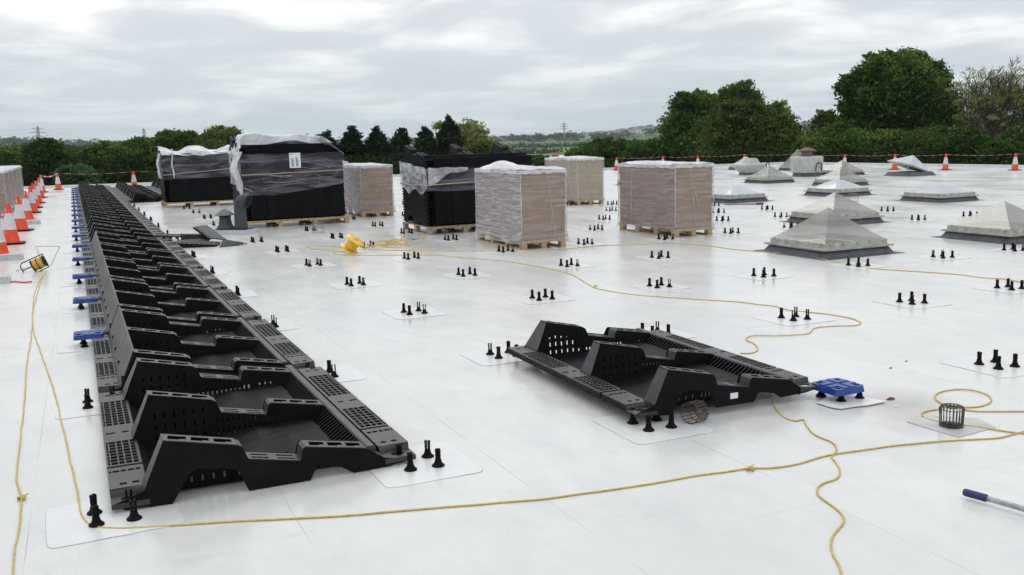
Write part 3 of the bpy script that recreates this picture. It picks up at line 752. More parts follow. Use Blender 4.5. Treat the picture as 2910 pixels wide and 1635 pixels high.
# ------------------------------------------------------------------ rooflights
def skylight(x, y, label, s=1.14, ht=.62, low=False, M=None, sy=None, grp='rooflights'):
    t = empty('rooflight', (x+s/2, y+(sy or s)/2, 0), label, 'rooflight', grp); h = s/2; hy = (sy or s)/2
    b = MB(); b.frus(0,0,h+.03,hy+.03,0,h-.03,hy-.03,.095,0,False); b.frus(0,0,h+.13,hy+.13,.0035,h+.02,hy+.02,.008,0,False); b.build('upstand', M_dgrey, t)
    b = MB(); b.frus(0,0,h-.10,hy-.10,.0065,h-.12,hy-.12,.05); b.build('well', M_well, t)
    b = MB(); b.frus(0,0,h+.02,hy+.02,.095,h+.025,hy+.025,.118,0,False); b.plate([(-h-.022,-hy-.022),(h+.022,-hy-.022),(h+.022,hy+.022),(-h-.022,hy+.022)], [[(-h+.05,-hy+.05),(h-.05,-hy+.05),(h-.05,hy-.05),(-h+.05,hy-.05)]], .002, lambda a,bb,c: (a,bb,.1185+c))
    b.frus(0,0,h-.035,hy-.035,.118,h-.04,hy-.04,.185,0,False)
    for i in range(5):
        for sg in (-1,1):
            q_ = -h+.12+(2*h-.24)*i/4
            b.lathe([(.010,.150),(.010,.192),(.004,.196)], 8, (q_,sg*(hy-.036),0)); b.lathe([(.010,.150),(.010,.192),(.004,.196)], 8, (sg*(h-.036),q_*hy/h,0))
    b.build('frame', M_frame, t)
    b = MB(); n = 20; z0 = .183; vs = []; fs = []; k_ = .045
    if low:
        for j in range(n+1):
            for i in range(n+1):
                a, c = 2*i/n-1, 2*j/n-1; m_ = (a**6+c**6)**(1/6)/(2**(1/6) if False else 1); e_ = math.sqrt(a*a+c*c)
                vs.append((a*(h-k_), c*(hy-k_), z0+ht*max(0, 1-min(1, m_)**1.5)*(1-.10*e_)))
        for j in range(n):
            for i in range(n): fs.append((j*(n+1)+i,j*(n+1)+i+1,(j+1)*(n+1)+i+1,(j+1)*(n+1)+i))
    else:
        ms = [1,.97,.9,.75,.5,.25,.06,0]
        for m_ in ms:
            for a, c in ((-1,-1),(1,-1),(1,1),(-1,1)): vs.append((a*(h-k_)*m_, c*(hy-k_)*m_, z0+ht*((1-m_)**1.07)))
        for j in range(len(ms)-1):
            for i in range(4): fs.append((j*4+i, j*4+(i+1)%4, (j+1)*4+(i+1)%4, (j+1)*4+i))
    b.add(vs, fs, 0, low); b.build('dome', M or (M_dome2 if low else M_dome), t)
    return t
skylight(8.66, 9.31, 'nearest pyramid rooflight, grey and cloudy, with dark upstand and bolted white frame', ht=.42)
skylight(11.88, 12.60, 'large pyramid rooflight standing right behind the nearest one', ht=.355)
skylight(11.82, 9.10, 'pyramid rooflight cut by the right edge of the photo', ht=.36)
skylight(17.45, 15.20, 'low clear domed rooflight on the right, by itself on the white roof', ht=.185, low=True)
skylight(14.10, 18.38, 'low clear domed rooflight half hidden by the boxed pallet on its left', ht=.20, low=True)
skylight(17.35, 18.30, 'low bright domed rooflight just behind the large pyramids', ht=.22, low=True)
skylight(20.72, 21.75, 'weathered pyramid rooflight seen over the bright low dome', ht=.38)
skylight(25.90, 27.10, 'far pyramid rooflight in front of a traffic cone', ht=.38)
skylight(20.60, 24.88, 'pale pyramid rooflight in front of the white fan cowl', ht=.38)
skylight(28.40, 32.40, 'grey pyramid rooflight partly hidden by the fan casing', ht=.75)
skylight(27.9, 35.3, 'small far white rooflight left of the white fan cowl', ht=.42, M=M_dome2)
skylight(7.9, 22.3, 'white pyramid rooflight showing between the brown cartons and the open black stack', ht=.42, M=M_dome2)
skylight(9.1, 24.9, 'tan rooflight beyond the white one, left of the open black stack', ht=.70)
skylight(17.0, 27.2, 'far low rooflight in the gap left of the boxed pallet standing by itself', ht=.20, low=True)
# open hatch
t = empty('open_rooflight', (27.3, 25.2, 0), 'white pyramid rooflight propped open on its hinge at the right', 'rooflight', 'rooflights')
b = MB(); b.frus(0,0,.62,.62,0,.52,.52,.14); b.build('upstand', M_dgrey, t)
b = MB(); b.frus(0,0,.54,.54,0,.56,.56,.05); o1 = b.build('frame', M_frame, t)
b = MB(); b.add([(-.54,-.54,.052),(.54,-.54,.052),(.54,.54,.052),(-.54,.54,.052),(0,0,.46)], [(0,1,4),(1,2,4),(2,3,4),(3,0,4)]); o2 = b.build('dome', M_dome2, t)
for o in (o1, o2): o.location = (-.03,.02,.285); o.rotation_euler = (R(7), R(17), 0)
b = MB(); b.tube([(-.45,-.3,.1),(-.4,-.3,.52)], .015); b.build('stay', M_frame, t)

# ------------------------------------------------------------------ roof vents
t = empty('roof_fan', (24.95, 27.9, 0), 'square greenish white fan casing with a rusty cap and a side handle', 'fan')
b = MB(); b.frus(0,0,.36,.36,0,.34,.34,.14); b.build('upstand', M_dgrey, t)
b = MB(); b.frus(0,0,.40,.40,.145,.42,.42,.20); b.frus(0,0,.41,.41,.20,.42,.42,.70); b.frus(0,0,.42,.42,.70,.38,.38,.745)
for k in range(6): b.box(-.425,-.415,-.3+.1*k,-.28+.1*k,.25,.65)
b.build('casing', M_fan, t)
b = MB(); b.lathe([(.20,.745),(.20,.95)], 20); b.build('neck', M_ventl, t)
b = MB(); b.lathe([(.36,.93),(.33,.96),(.10,1.06),(.02,1.08)], 20); b.build('rusty_cap', M_rust, t)
b = MB(); b.tube([(.05,-.45,.20),(.02,-.47,.24),(.06,-.47,.46),(.12,-.47,.50),(.25,-.47,.50),(.30,-.47,.46),(.30,-.47,.20)], .018); b.build('handle', M_dark, t)
t = empty('fan_cowl', (24.75, 31.0, 0), 'white roof fan cowl wider at the top, left of the square fan casing', 'fan')
b = MB(); b.frus(0,0,.30,.28,0,.28,.26,.09); b.build('upstand', M_dgrey, t)
b = MB(); b.frus(0,0,.28,.26,.092,.52,.42,.34); b.frus(0,0,.52,.42,.342,.53,.43,.42); b.frus(0,0,.53,.43,.422,.44,.34,.46); b.frus(.10,0,.27,.22,.462,.17,.16,.66); b.build('cowl', M_fan, t)
b = MB(); b.tube([(.50,-.46,.26),(.48,-.48,.42),(.54,-.48,.48),(.62,-.48,.46),(.64,-.46,.28)], .018); b.build('handle', M_dark, t)
# low white plinth far away, left of the rooflights
b = MB(); b.box(-1.4,1.4,-.4,.4,0,.16); b.box(-1.45,1.45,-.45,.45,.162,.19)
tag(b.build('roof_plinth', M_frame, None, (24.2, 37.5, 0)), 'long low off-white plinth by the far roof edge, left of the white fan cowl', 'plinth')

# vent pair on a plinth
P0 = Vector((2.66, 18.27, 0)); dirv = Vector((.60,-.55,0)).normalized()
t = empty('vent_pair', P0+Vector((0,.12,0)), 'two dark grey roof vents on one plinth, one cone-hooded and one bent over', 'vent', rz=math.atan2(dirv.y, dirv.x))
b = MB(); b.box(-.34,.36,-.17,.25,0,.085); b.build('plinth', mat('plinth_membrane', (.50,.54,.58), .5, var=.06), t)
b = MB(); b.box(-.33,.33,-.15,.17,.086,.096); b.lathe([(.175,.096),(.165,.115),(.125,.18),(.108,.26),(.106,.40)], 24, (-.17,.0,0)); fixn(b.build('hooded_vent', M_vent, t))
b = MB(); b.lathe([(.005,.485),(.06,.455),(.185,.365),(.188,.355),(.10,.352)], 24, (-.17,0,0), cap=False); b.build('cone_hood', M_ventl, t)
b = MB()
pts = [(.17,0,.096),(.17,0,.13),(.17,0,.20),(.17,0,.50)]+[(.17+.11*(1-math.cos(R(a))), -.03*math.sin(R(a))*0, .50+.13*math.sin(R(a))) for a in (18,36,54,72,88)]
pts += [(pts[-1][0]+.035, 0, pts[-1][2]-.004), (pts[-1][0]+.085, 0, pts[-1][2]-.02)]
rad = [.135,.125,.112,.112]+[.112,.113,.116,.120,.122,.124,.130]
b.tube(pts, .1, 24, radii=rad); o = b.build('bent_vent', M_vent, t)
e_ = pts[-1]; tdir = (Vector(pts[-1])-Vector(pts[-2])).normalized()
b = MB(); Mx = tdir.to_track_quat('Z','Y').to_matrix().to_4x4(); Mx.translation = Vector(e_)+tdir*.004
b.lathe([(.001,0),(.120,0)], 24, M=Mx, cap=False); b.build('vent_mouth', M_dark, t)

# ------------------------------------------------------------------ heap of comb-edged black plates
def comb_plate(length, width, teeth, nn, flare=False):
    b = MB(); b.box(0,length,0,width,0,.012)
    for k in range(nn):
        x_ = length*(k+.2)/nn; b.box(x_,x_+length/nn*.5,-teeth,0.0,-.006,.016); b.box(x_,x_+length/nn*.45,.01,width-.01,.0122,.022)
    return b
M_plate = mat('worn_black_plates', (.009,.009,.012), .45, spec=.18, var=.5, vscale=9)
def plate_thing(p, rot, L_, W_, T_, nn, label):
    o = comb_plate(L_, W_, T_, nn).build('comb_plate', M_plate); o.location = p; o.rotation_euler = [R(a) for a in rot]
    return tag(o, label, 'plate', 'comb edged black plates heaped before the vents')
def h3(x_, y_, Y):
    d = ray(440+x_*320/2572, 540+y_*180/1447); return EYE+d*(Y/d.y)
def quad_plate(c, label, th=.016, teeth=9, ribs=True, tl=.035):
    """slab through four corners, comb teeth along the last edge"""
    A_, B_, C_, D_ = c; nn = (B_-A_).cross(D_-A_).normalized()
    if nn.z < 0: nn = -nn
    b = MB(); lo_ = [p-nn*th for p in c]
    b.add([A_,B_,C_,D_]+lo_, [(0,1,2,3),(7,6,5,4),(0,4,5,1),(1,5,6,2),(2,6,7,3),(3,7,4,0)])
    e_ = D_-A_; out_ = ((A_-B_)+(D_-C_)).normalized()
    for k in range(teeth):
        p = A_+e_*((k+.2)/teeth); q = A_+e_*((k+.7)/teeth)
        b.add([p,q,q+out_*tl,p+out_*tl,p-nn*th*2.2,q-nn*th*2.2,q+out_*tl-nn*th*2.2,p+out_*tl-nn*th*2.2], [(0,1,2,3),(7,6,5,4),(0,4,5,1),(1,5,6,2),(2,6,7,3),(3,7,4,0)])
        if ribs:
            p2, q2 = B_+(C_-B_)*((k+.2)/teeth), B_+(C_-B_)*((k+.55)/teeth)
            w1 = [p.lerp(p2,.12)+nn*.004, q.lerp(q2,.12)+nn*.004, q.lerp(q2,.88)+nn*.004, p.lerp(p2,.88)+nn*.004]
            b.add(w1, [(0,1,2,3)], 1)
    return tag(fixn(b.build('comb_plate', [M_plate, M_black])), label, 'plate', 'comb edged black plates heaped before the vents')
quad_plate((h3(0,1035,17.35),h3(30,1000,17.5),h3(600,1005,17.3),h3(590,1055,17.15)), 'thin comb-edged strip reaching from the heap to the long rack row', .02, 4, False)
quad_plate((h3(590,1015,17.2),h3(600,1180,17.1),h3(1240,1190,16.9),h3(1230,1020,17.0)), 'dark upright strip with a toothed top at the back of the heap', .03, 13, False, .02)
quad_plate((h3(520,1215,16.35),h3(740,1160,16.75),h3(1490,1178,16.6),h3(1420,1255,16.2)), 'flat grey-black ribbed plate at the front of the heap', .05, 8)
quad_plate((h3(430,1190,16.5),h3(520,1150,16.9),h3(1200,1100,16.95),h3(1250,1280,16.25)), 'black plate lying under the front plate of the heap', .03, 5, False)
quad_plate((h3(1290,1100,16.75),h3(1640,1130,16.7),h3(1190,800,17.35),h3(930,835,17.2)), 'tilted grey-black plate rising over the heap before the vents', .018, 8, False, .05)
quad_plate((h3(1480,1290,16.05),h3(1560,1125,16.75),h3(2250,1235,16.35),h3(2180,1268,16.1)), 'black comb-edged plate tapering to the right of the heap', .02, 9)

# ------------------------------------------------------------------ cones
def cone_parts(h):
    k = h/.72
    def rr(z): return (.150-.118*z/.72)*k
    b0 = MB(); b0.lathe([(rr(.03)*1.06,.028*k),(rr(.05),.05*k),(rr(.70),.70*k),(rr(.72),.72*k),(.018*k,.722*k)], 24, cap=False)
    b1 = MB(); b1.lathe([(rr(.262)+.003,.262*k),(rr(.552)+.003,.552*k)], 24, cap=False)
    b2 = MB(); a = .215*k; c = .05*k
    o = [(a-c,-a),(a,-a+c),(a,a-c),(a-c,a),(-a+c,a),(-a,a-c),(-a,-a+c),(-a+c,-a)]; n = 8
    b2.add([(x*1.02,y*1.02,.0) for x,y in o]+[(x,y,.026*k) for x,y in o]+[(x*.72,y*.72,.034*k) for x,y in o], [(i,(i+1)%n,n+(i+1)%n,n+i) for i in range(n)]+[(n+i,n+(i+1)%n,2*n+(i+1)%n,2*n+i) for i in range(n)]+[tuple(range(2*n,3*n))])
    return b0.mesh('cone_body', M_org), b1.mesh('white_sleeve', M_refl), b2.mesh('rubber_base', M_rubber)
CP = {.72: cone_parts(.72), .64: cone_parts(.64)}
def cone(p, h, label, grp):
    t = empty('traffic_cone', (p[0], p[1], 0), label, 'traffic cone', grp, R(rnd.uniform(-12,12)))
    for me, nm in zip(CP[h], ('cone_body','white_sleeve','rubber_base')): inst(me, nm, t)
    return t
LC = [(-1.13,13.65),(-1.13,16.5),(-1.10,19.15),(-1.08,22.3),(-1.06,25.2),(-1.08,28.9),(-1.10,31.4),(-1.1,34.2),(-1.12,38.3),(-1.2,43.6)]
for k, p in enumerate(LC):
    cone(p, .72, 'orange and white cone in the line at the left edge, '+('nearest and mostly cut off' if k == 0 else ORD[k]+' from the front' if k < 9 else 'farthest of the line'), 'cones in the line down the left side')
cone((-.61,45.9), .72, 'orange and white cone alone at the far roof edge, left of the long rack row', 'cones along the far roof edge')
cone((2.38,44.3), .72, 'orange and white cone at the far roof edge behind the short rack rows', 'cones along the far roof edge')
RC = [(31.6,27.4),(32.5,25.0)] + [tuple(onx(u, X)[:2]) for u, X in ((2543,31.2),(2400,30.6))] + [tuple(ony(u, Y)[:2]) for u, Y in ((2263,36.2),(2115,38.6),(1983,39.0),(1884,40.2),(1752,41.5))]
RL = ['orange and white cone fully in view at the right, left of the last one','orange and white cone nearest the right edge of the photo','orange and white cone behind the open propped rooflight','orange and white cone behind the far weathered pyramid rooflight','orange and white cone behind the square fan casing, only its tip showing','orange and white cone above the small far white rooflight','orange and white cone tip above the right end of the boxed pallet','orange and white cone tip above the middle of the right boxed pallet','orange and white cone tip above the left end of the right boxed pallet']
for p, l_ in zip(RC, RL): cone(p, .64, l_, 'cones along the far roof edge')
for k, (x_, y_, l_) in enumerate(((-.97,16.35,'pale concrete slab beside the base of the second cone on the left'),(-1.0,13.45,'pale concrete slab beside the nearest, mostly cut off cone'),(-.93,24.3,'pale concrete slab beside the fifth cone on the left'))):
    b = MB(); b.box(-.17,.17,-.16,.16,0,.06); b.box(-.15,.15,-.14,.14,.0605,.085); tag(b.build('weight_slab', M_conc, None, (x_,y_,0)), l_, 'slab', 'concrete slabs by the cones')
# barrier tape strung over the cone tips
def tape(pts, label, sag=.10, stripe=.35, hw=.026):
    b = MB()
    for p, q in zip(pts, pts[1:]):
        p, q = Vector(p), Vector(q); n = max(4, int((q-p).length/stripe))
        prev = None
        for k in range(n+1):
            t_ = k/n; c = p.lerp(q, t_); c.z -= sag*4*t_*(1-t_); a = .6*math.sin(k*1.7+p.x)
            o = Vector((math.sin(a)*hw*.4, 0, hw*math.cos(a)))
            cur = (c+o, c-o)
            if prev: b.add([prev[0],prev[1],cur[1],cur[0]], [(0,1,2,3)], k % 2)
            prev = cur
    return tag(b.build('barrier_tape', [M_tapew, M_taper]), label, 'tape')
tape([(p[0],p[1],.70) for p in LC]+[(-.61,45.9,.70)], 'red and white barrier tape strung along the cones on the left')
tape([(-.61,45.9,.70),(2.38,44.3,.70),(7.5,44.0,.68)], 'thin barrier tape along the far roof edge at the left', .06, .3, .006)
tape([(34.0,22.0,.62),(32.5,25.0,.62)]+[(p[0],p[1],.62) for p in (RC[0],RC[2],RC[3],RC[4],RC[5],RC[6],RC[7],RC[8])], 'red and white barrier tape strung along the cones at the right and far edge', .05, .16, .0045)
b = MB(); pts = [gz(u*K, v*K, .006) for u, v in ((20,711),(35,709),(50,710),(62,711),(80,709))]
b.tube([p for p in pts], .012, 5); tag(b.build('tape_scrap', M_taper), 'short scrap of red tape lying on the roof near the left reel', 'tape')

# ------------------------------------------------------------------ ropes
def smooth(pts, n=6):
    P_ = [Vector(p) for p in pts]; out_ = []
    for i in range(len(P_)-1):
        p0 = P_[max(i-1,0)]; p1 = P_[i]; p2 = P_[i+1]; p3 = P_[min(i+2,len(P_)-1)]
        for k in range(n):
            t_ = k/n; out_.append(.5*((2*p1)+(p2-p0)*t_+(2*p0-5*p1+4*p2-p3)*t_*t_+(3*p1-p0-3*p2+p3)*t_**3))
    out_.append(P_[-1]); return out_
def rope(paths, label, knots=(), r=.0044):
    b = MB()
    for path in paths:
        pts = smooth([gz(u, v, r) for u, v in path], 8)
        pts = [p+Vector((noisy((p.x,p.y,1),5,.006), noisy((p.x,p.y,7),5,.006), max(0,noisy((p.x,p.y,3),1.3,.004)))) for p in pts]
        b.tube(pts, r, 7)
    for u, v in knots:
        c = gz(u, v, .012)
        for a in (0, 1, 2):
            b.tube([c+Vector((.017*math.cos(R(q_)+a)*(1,.6,.8)[a], .015*math.sin(R(q_))*(.7,1,.9)[a], .008*math.sin(2*R(q_)+a))) for q_ in range(0,360,30)], r*.95, 6, closed=True)
        b.tube([c, c+Vector((.03,.01,.012))], r*.8, 6)
    return tag(b.build('rope', M_yel), label, 'rope')
def dK(l_): return [(u*K, v*K) for u, v in l_]
def c2(l_): return [(1400+x*1200/2572, 850+y*1200/2572) for x, y in l_]
def c8(l_): return [(2400+x*510/1342, 950+y*510/1342) for x, y in l_]
rope([dK([(118,682),(100,705),(88,735),(82,780),(84,830),(100,880),(122,940),(138,990),(150,1040),(175,1150),(190,1220),(200,1270),(210,1305),(235,1324),(280,1328),(330,1328),(430,1322),(600,1312),(850,1298),(1085,1279)])+c2([(0,1243),(300,1218),(500,1192),(700,1165),(1000,1120),(1250,1075),(1450,1048),(1560,1032),(1700,1030),(1850,1008),(2000,962)])+c8([(0,885),(340,838),(700,803),(1000,785),(1150,775),(1240,755),(1338,728),(1420,705)])],
     'yellow rope from the left drum round the long racks and across the foreground', [(1400+1568*1200/2572, 850+1032*1200/2572)])
rope([dK([(114,686),(104,705),(95,735),(84,780),(80,830),(76,870),(68,910),(62,1000),(56,1060),(50,1120),(42,1190),(47,1225),(54,1252),(52,1300),(42,1360),(36,1410),(30,1460),(22,1540)])], 'yellow rope trailing down the left edge of the roof with a knot in it', [(54*K,1252*K)])
rope([c2([(1712,622),(1720,650),(1735,680),(1780,720),(1840,742),(1893,735),(1908,765),(1950,815),(2000,845),(2060,870),(2093,905),(2085,935),(2062,962),(2085,990),(2108,1030),(2112,1072),(2080,1100),(2020,1120),(1985,1145),(1976,1180),(2005,1215),(2080,1270),(2130,1325),(2130,1370),(2090,1420),(2070,1450),(2060,1500),(2075,1560),(2110,1620),(2125,1680),(2105,1750),(2080,1820)])], 'yellow rope snaking from under the lone rack to the bottom of the photo')
rope([dK([(1862,889),(1885,889),(1900,885),(1906,876),(1895,864),(1878,856),(1880,849),(1900,845),(1960,845),(2030,840),(2050,826),(2090,821),(2150,819),(2165,812),(2140,801),(2100,793),(2060,788),(1990,781),(1950,771),(1900,765),(1850,759),(1750,753),(1600,742),(1510,728),(1480,716),(1440,692),(1400,681),(1340,669),(1260,656),(1180,650),(1100,643),(1000,642),(900,643),(870,643),(845,640),(838,636),(860,632),(880,634)])], 'long thin yellow rope winding from the fallen reel to the back of the lone rack', [(1498*K,720*K)], .0042)
rope([dK([(882,632),(850,622),(800,619),(772,621),(790,627),(830,630),(870,636)]), dK([(925,628),(1000,630),(1120,632),(1250,631),(1400,628),(1460,623),(1520,618),(1600,616),(1680,613),(1750,616),(1800,621),(1850,628),(1930,635),(1980,637),(2020,641),(2080,655),(2150,668),(2200,676),(2300,683),(2400,690),(2480,700),(2530,703),(2576,712),(2620,720)])], 'thin yellow rope from the fallen reel past the pallets to the right photo edge', (), .005)
rope([c8([(1000,470),(1095,487),(1090,510),(1050,530),(900,550),(800,535),(720,515),(680,485),(682,455),(720,432),(780,418),(880,413),(980,425),(1060,450),(1098,480),(1085,515),(1000,542),(900,548)]) [4:], c8([(880,560),(960,575),(1100,578),(1338,577),(1450,575)]), c8([(700,562),(640,570),(590,585),(578,600),(600,622),(650,640),(700,652),(760,665),(900,682),(1000,695),(1100,710),(1200,725),(1338,742),(1430,755)])], 'looped coil of yellow rope around the wire outlet basket at the right')
# tangle by the fallen reel
b = MB(); r2 = random.Random(5)
for k in range(9):
    cpt = gz((945+11*k)*K, (618-1.2*k+r2.uniform(-3,3))*K, .02); a = r2.uniform(.12,.34); a2 = r2.uniform(.12,.5); ph = r2.uniform(0,6)
    b.tube([cpt+Vector((a*math.cos(R(g)), a2*math.sin(R(g)+ph*.2), .02+.02*math.sin(R(g)*2+ph))) for g in range(0,360,18)], .006, 6, closed=True)
tag(b.build('rope_tangle', M_yel), 'untidy tangle of yellow rope lying right of the fallen yellow reel', 'rope')

# reels
def reel(loc, rot, label, r=.13, L_=.20, stand=False):
    t = empty('cable_reel', loc, label, 'reel'); 
    Mx = Matrix.Rotation(R(rot[2]),4,'Z') @ Matrix.Rotation(R(rot[1]),4,'Y') @ Matrix.Rotation(R(rot[0]),4,'X')
    b = MB()
    for s in (-1,1): b.lathe([(.03,-.004),(r,-.004),(r+.004,0),(r,.006),(.03,.006)], 28, M=Mx @ Matrix.Translation((0,0,s*L_/2)), cap=False)
    b.lathe([(.035,-L_/2),(.035,L_/2)], 16, M=Mx); fixn(b.build('flanges', M_yelp, t))
    b = MB(); b.lathe([(.08,-L_/2+.01),(.092,-L_/4),(.088,0),(.092,L_/4),(.08,L_/2-.01)], 20, M=Mx); b.build('wound_rope', M_yelp if not stand else mat('ochre_drum', (.62,.33,.03), .4, var=.2), t)
    if stand:
        b = MB()
        fr = [(-.13,0,-.13),(.13,0,-.13),(.15,0,-.08),(.15,0,.26),(.12,0,.30),(-.12,0,.30),(-.15,0,.26),(-.15,0,-.08)]
        R2 = Mx @ Matrix.Rotation(R(90),4,'X') 
        for s in (-1,): b.tube([Mx @ Vector((p[0]*.9, p[2]-.08, 0)) for p in fr], .011, 8, closed=True)
        b.tube([Mx @ Vector((0,0,-L_/2-.03)), Mx @ Vector((0,0,L_/2+.03))], .010)
        for s in (-1,1): b.lathe([(r+.002,-.004),(r+.008,0),(r+.002,.004)], 24, M=Mx @ Matrix.Translation((0,0,s*L_/2)))
        b.build('stand', M_dark, t)
    return t
reel(gz(400+1955*800/2572, 340+1232*800/2572)+Vector((.0,.10,.135)), (0,38,-40), 'yellow plastic reel tipped over on the roof in front of the stacks', .15, .17)
t = empty('cable_drum', gz(112, 772), 'yellow cable drum in a black tube stand near the left cones', 'reel')
Mx = Matrix.Translation((0,.05,.135)) @ Matrix.Rotation(YAW,4,'Z') @ Matrix.Rotation(R(-24),4,'Y') @ Matrix.Rotation(R(14),4,'Z') @ Matrix.Rotation(R(90),4,'Y')
b = MB(); b.lathe([(.085,-.095),(.098,-.06),(.095,0),(.099,.05),(.088,.095)], 24, M=Mx); b.build('wound_cable', mat('ochre_drum', (.60,.33,.03), .45, var=.2, vscale=20), t)
b = MB()
for z_ in (-.105,-.005,.105): b.lathe([(.02,z_-.004),(.108,z_-.004),(.108,z_+.004),(.02,z_+.004)], 24, M=Mx, cap=False)
b.build('flanges', M_dark, t)
b = MB(); lp = [(.125,.13),(.125,-.25),(.09,-.29),(-.09,-.29),(-.125,-.25),(-.125,.13)]
b.tube([Mx @ Vector((p[0], 0, p[1])) for p in lp], .010, 8, closed=True); b.tube([Mx @ Vector((0,0,-.29)), Mx @ Vector((0,0,.13))], .008)
b.build('tube_stand', M_dark, t)
for o in t.children: o.scale = (.78,.78,.78)
b = MB()
for path in (dK([(100,645),(92,625),(94,620),(146,620),(147,627),(138,645),(128,668)]), dK([(40,682),(60,676),(80,672),(96,676)])):
    b.tube(smooth([gz(u, v, .006) for u, v in path], 6), .0045, 6)
tag(b.build('rope', mat('pale_rope', (.42,.38,.24), .7)), 'thin pale cord looped behind and left of the yellow drum by the left cones', 'rope')

# ------------------------------------------------------------------ wire outlet baskets
def basket_mb(r=.085, h=.165, n=22):
    b = MB()
    for z in (.012,.10): b.tube([(r*math.cos(2*math.pi*k/28), r*math.sin(2*math.pi*k/28), z) for k in range(28)], .0022, 5, closed=True)
    for k in range(n):
        a = 2*math.pi*k/n; ca, sa = math.cos(a), math.sin(a); j = .004*math.sin(k*2.3)
        pts = [(r*1.03*ca, r*1.03*sa, 0),(r*ca, r*sa, .02),(r*ca*1.04, r*sa*1.04, h*.6),(r*ca*1.08+j, r*sa*1.08, h-.018),(r*ca*.98, r*sa*.98, h-.004),(r*ca*.72, r*sa*.72, h+.002),(r*ca*.35, r*sa*.35, h-.012)]
        b.tube(pts, .0028, 5)
    b.tube([(r*.7*math.cos(2*math.pi*k/24), r*.7*math.sin(2*math.pi*k/24), h+.001) for k in range(24)], .0022, 5, closed=True)
    b.tube([(r*.35*math.cos(2*math.pi*k/20), r*.35*math.sin(2*math.pi*k/20), h-.012) for k in range(20)], .0022, 5, closed=True)
    return b
pb = gz(2400+797*510/1342, 950+692*510/1342)
t = empty('outlet_basket', pb, 'brown wire basket standing over the roof outlet at the right, ringed by rope', 'wire basket')
basket_mb(.058,.118).build('wire_cage', M_wire, t)
b = MB(); r2 = random.Random(3)
for k in range(26): 
    a, q_ = r2.uniform(0,6.28), r2.uniform(0,.048); s = r2.uniform(.006,.016)
    b.lathe([(s,0),(s*.9,s*.5),(s*.3,s)], 6, (q_*math.cos(a), q_*math.sin(a), .004), smooth=False)
b.lathe([(.052,.001),(.050,.010),(.02,.012)], 20)
tag(b.build('dead_leaves', mat('leaf_debris', (.045,.035,.02), .9, var=.5, vscale=40), None, pb), 'dark leaf debris collected inside the wire outlet basket', 'debris', kind='stuff')
t = empty('outlet_basket', gz(1400+1275*1200/2572, 850+760*1200/2572)+Vector((0,.05,.066)), 'tipped-over wire basket lying under the front arch of the lone rack', 'wire basket', rz=R(0))
o = basket_mb(.058,.125,18).build('wire_cage', M_wire, t); o.rotation_euler = (0, R(96), R(22)); o.location = (-.075, -.03, 0)
for n_, (pt, l_) in enumerate(((gz(400+1620*800/2572, 340+1036*800/2572), 'small wire basket beside the pedestals in front of the tall wrapped stack'), (gz(2000+1202*.3533, 400+492*.3533), 'small wire basket on the white roof between the low domes and the large pyramids'))):
    t = empty('outlet_basket', pt, l_, 'wire basket'); basket_mb(.11,.19,10).build('wire_cage', mat('grey_wire', (.20,.20,.20), .5), t)
# square outlet sheet under the basket and lifted sheet under the blue plate
M_sheet = mat('grubby_membrane', (.52,.53,.53), .42, col2=(.40,.40,.37), vscale=7, rvar=.06)
def flat_sheet(pts, name, m_, label, z=.004, lift=None):
    b = MB(); n = len(pts); top = [Vector((p[0],p[1],z+(lift(p) if lift else 0))) for p in pts]
    b.add(top+[p-Vector((0,0,.0036)) for p in top], [tuple(range(n)), tuple(reversed(range(n,2*n)))]+[(i,(i+1)%n,n+(i+1)%n,n+i) for i in range(n)])
    return tag(fixn(b.build(name, m_)), label, 'roof patch')
flat_sheet([gz(2400+x*510/1342, 950+y*510/1342) for x, y in ((470,660),(640,612),(1000,635),(1130,700),(850,775))], 'outlet_sheet', M_sheet, 'grubby square membrane sheet welded round the wire outlet basket')
flat_sheet([gz(1400+x*1200/2572, 850+y*1200/2572) for x, y in ((1970,640),(2030,612),(2180,590),(2400,632),(2290,655),(2200,665),(2120,678),(2060,668))], 'lifted_patch', M_patch, 'loose white membrane patch under the blue connector plate with a lifted edge', .010)

# handle with blue grip at the lower right
a = gz(2400+893*510/1342, 950+1180*510/1342, .03); c = gz(2400+1065*510/1342, 950+1228*510/1342, .03); dd = (c-a).normalized()
t = empty('broom_handle', a, 'aluminium pole with a dark blue foam grip lying at the lower right', 'pole')
b = MB(); b.tube([Vector((0,0,0)), dd*.006, c-a-dd*.005, c-a], .017, 16, radii=[.014,.0168,.0168,.0155]); b.build('grip', M_bluegrip, t)
b = MB(); b.tube([c-a+dd*.001, c-a+dd*1.5+Vector((0,0,-.012))], .0125, 16); b.build('tube', M_alu, t)
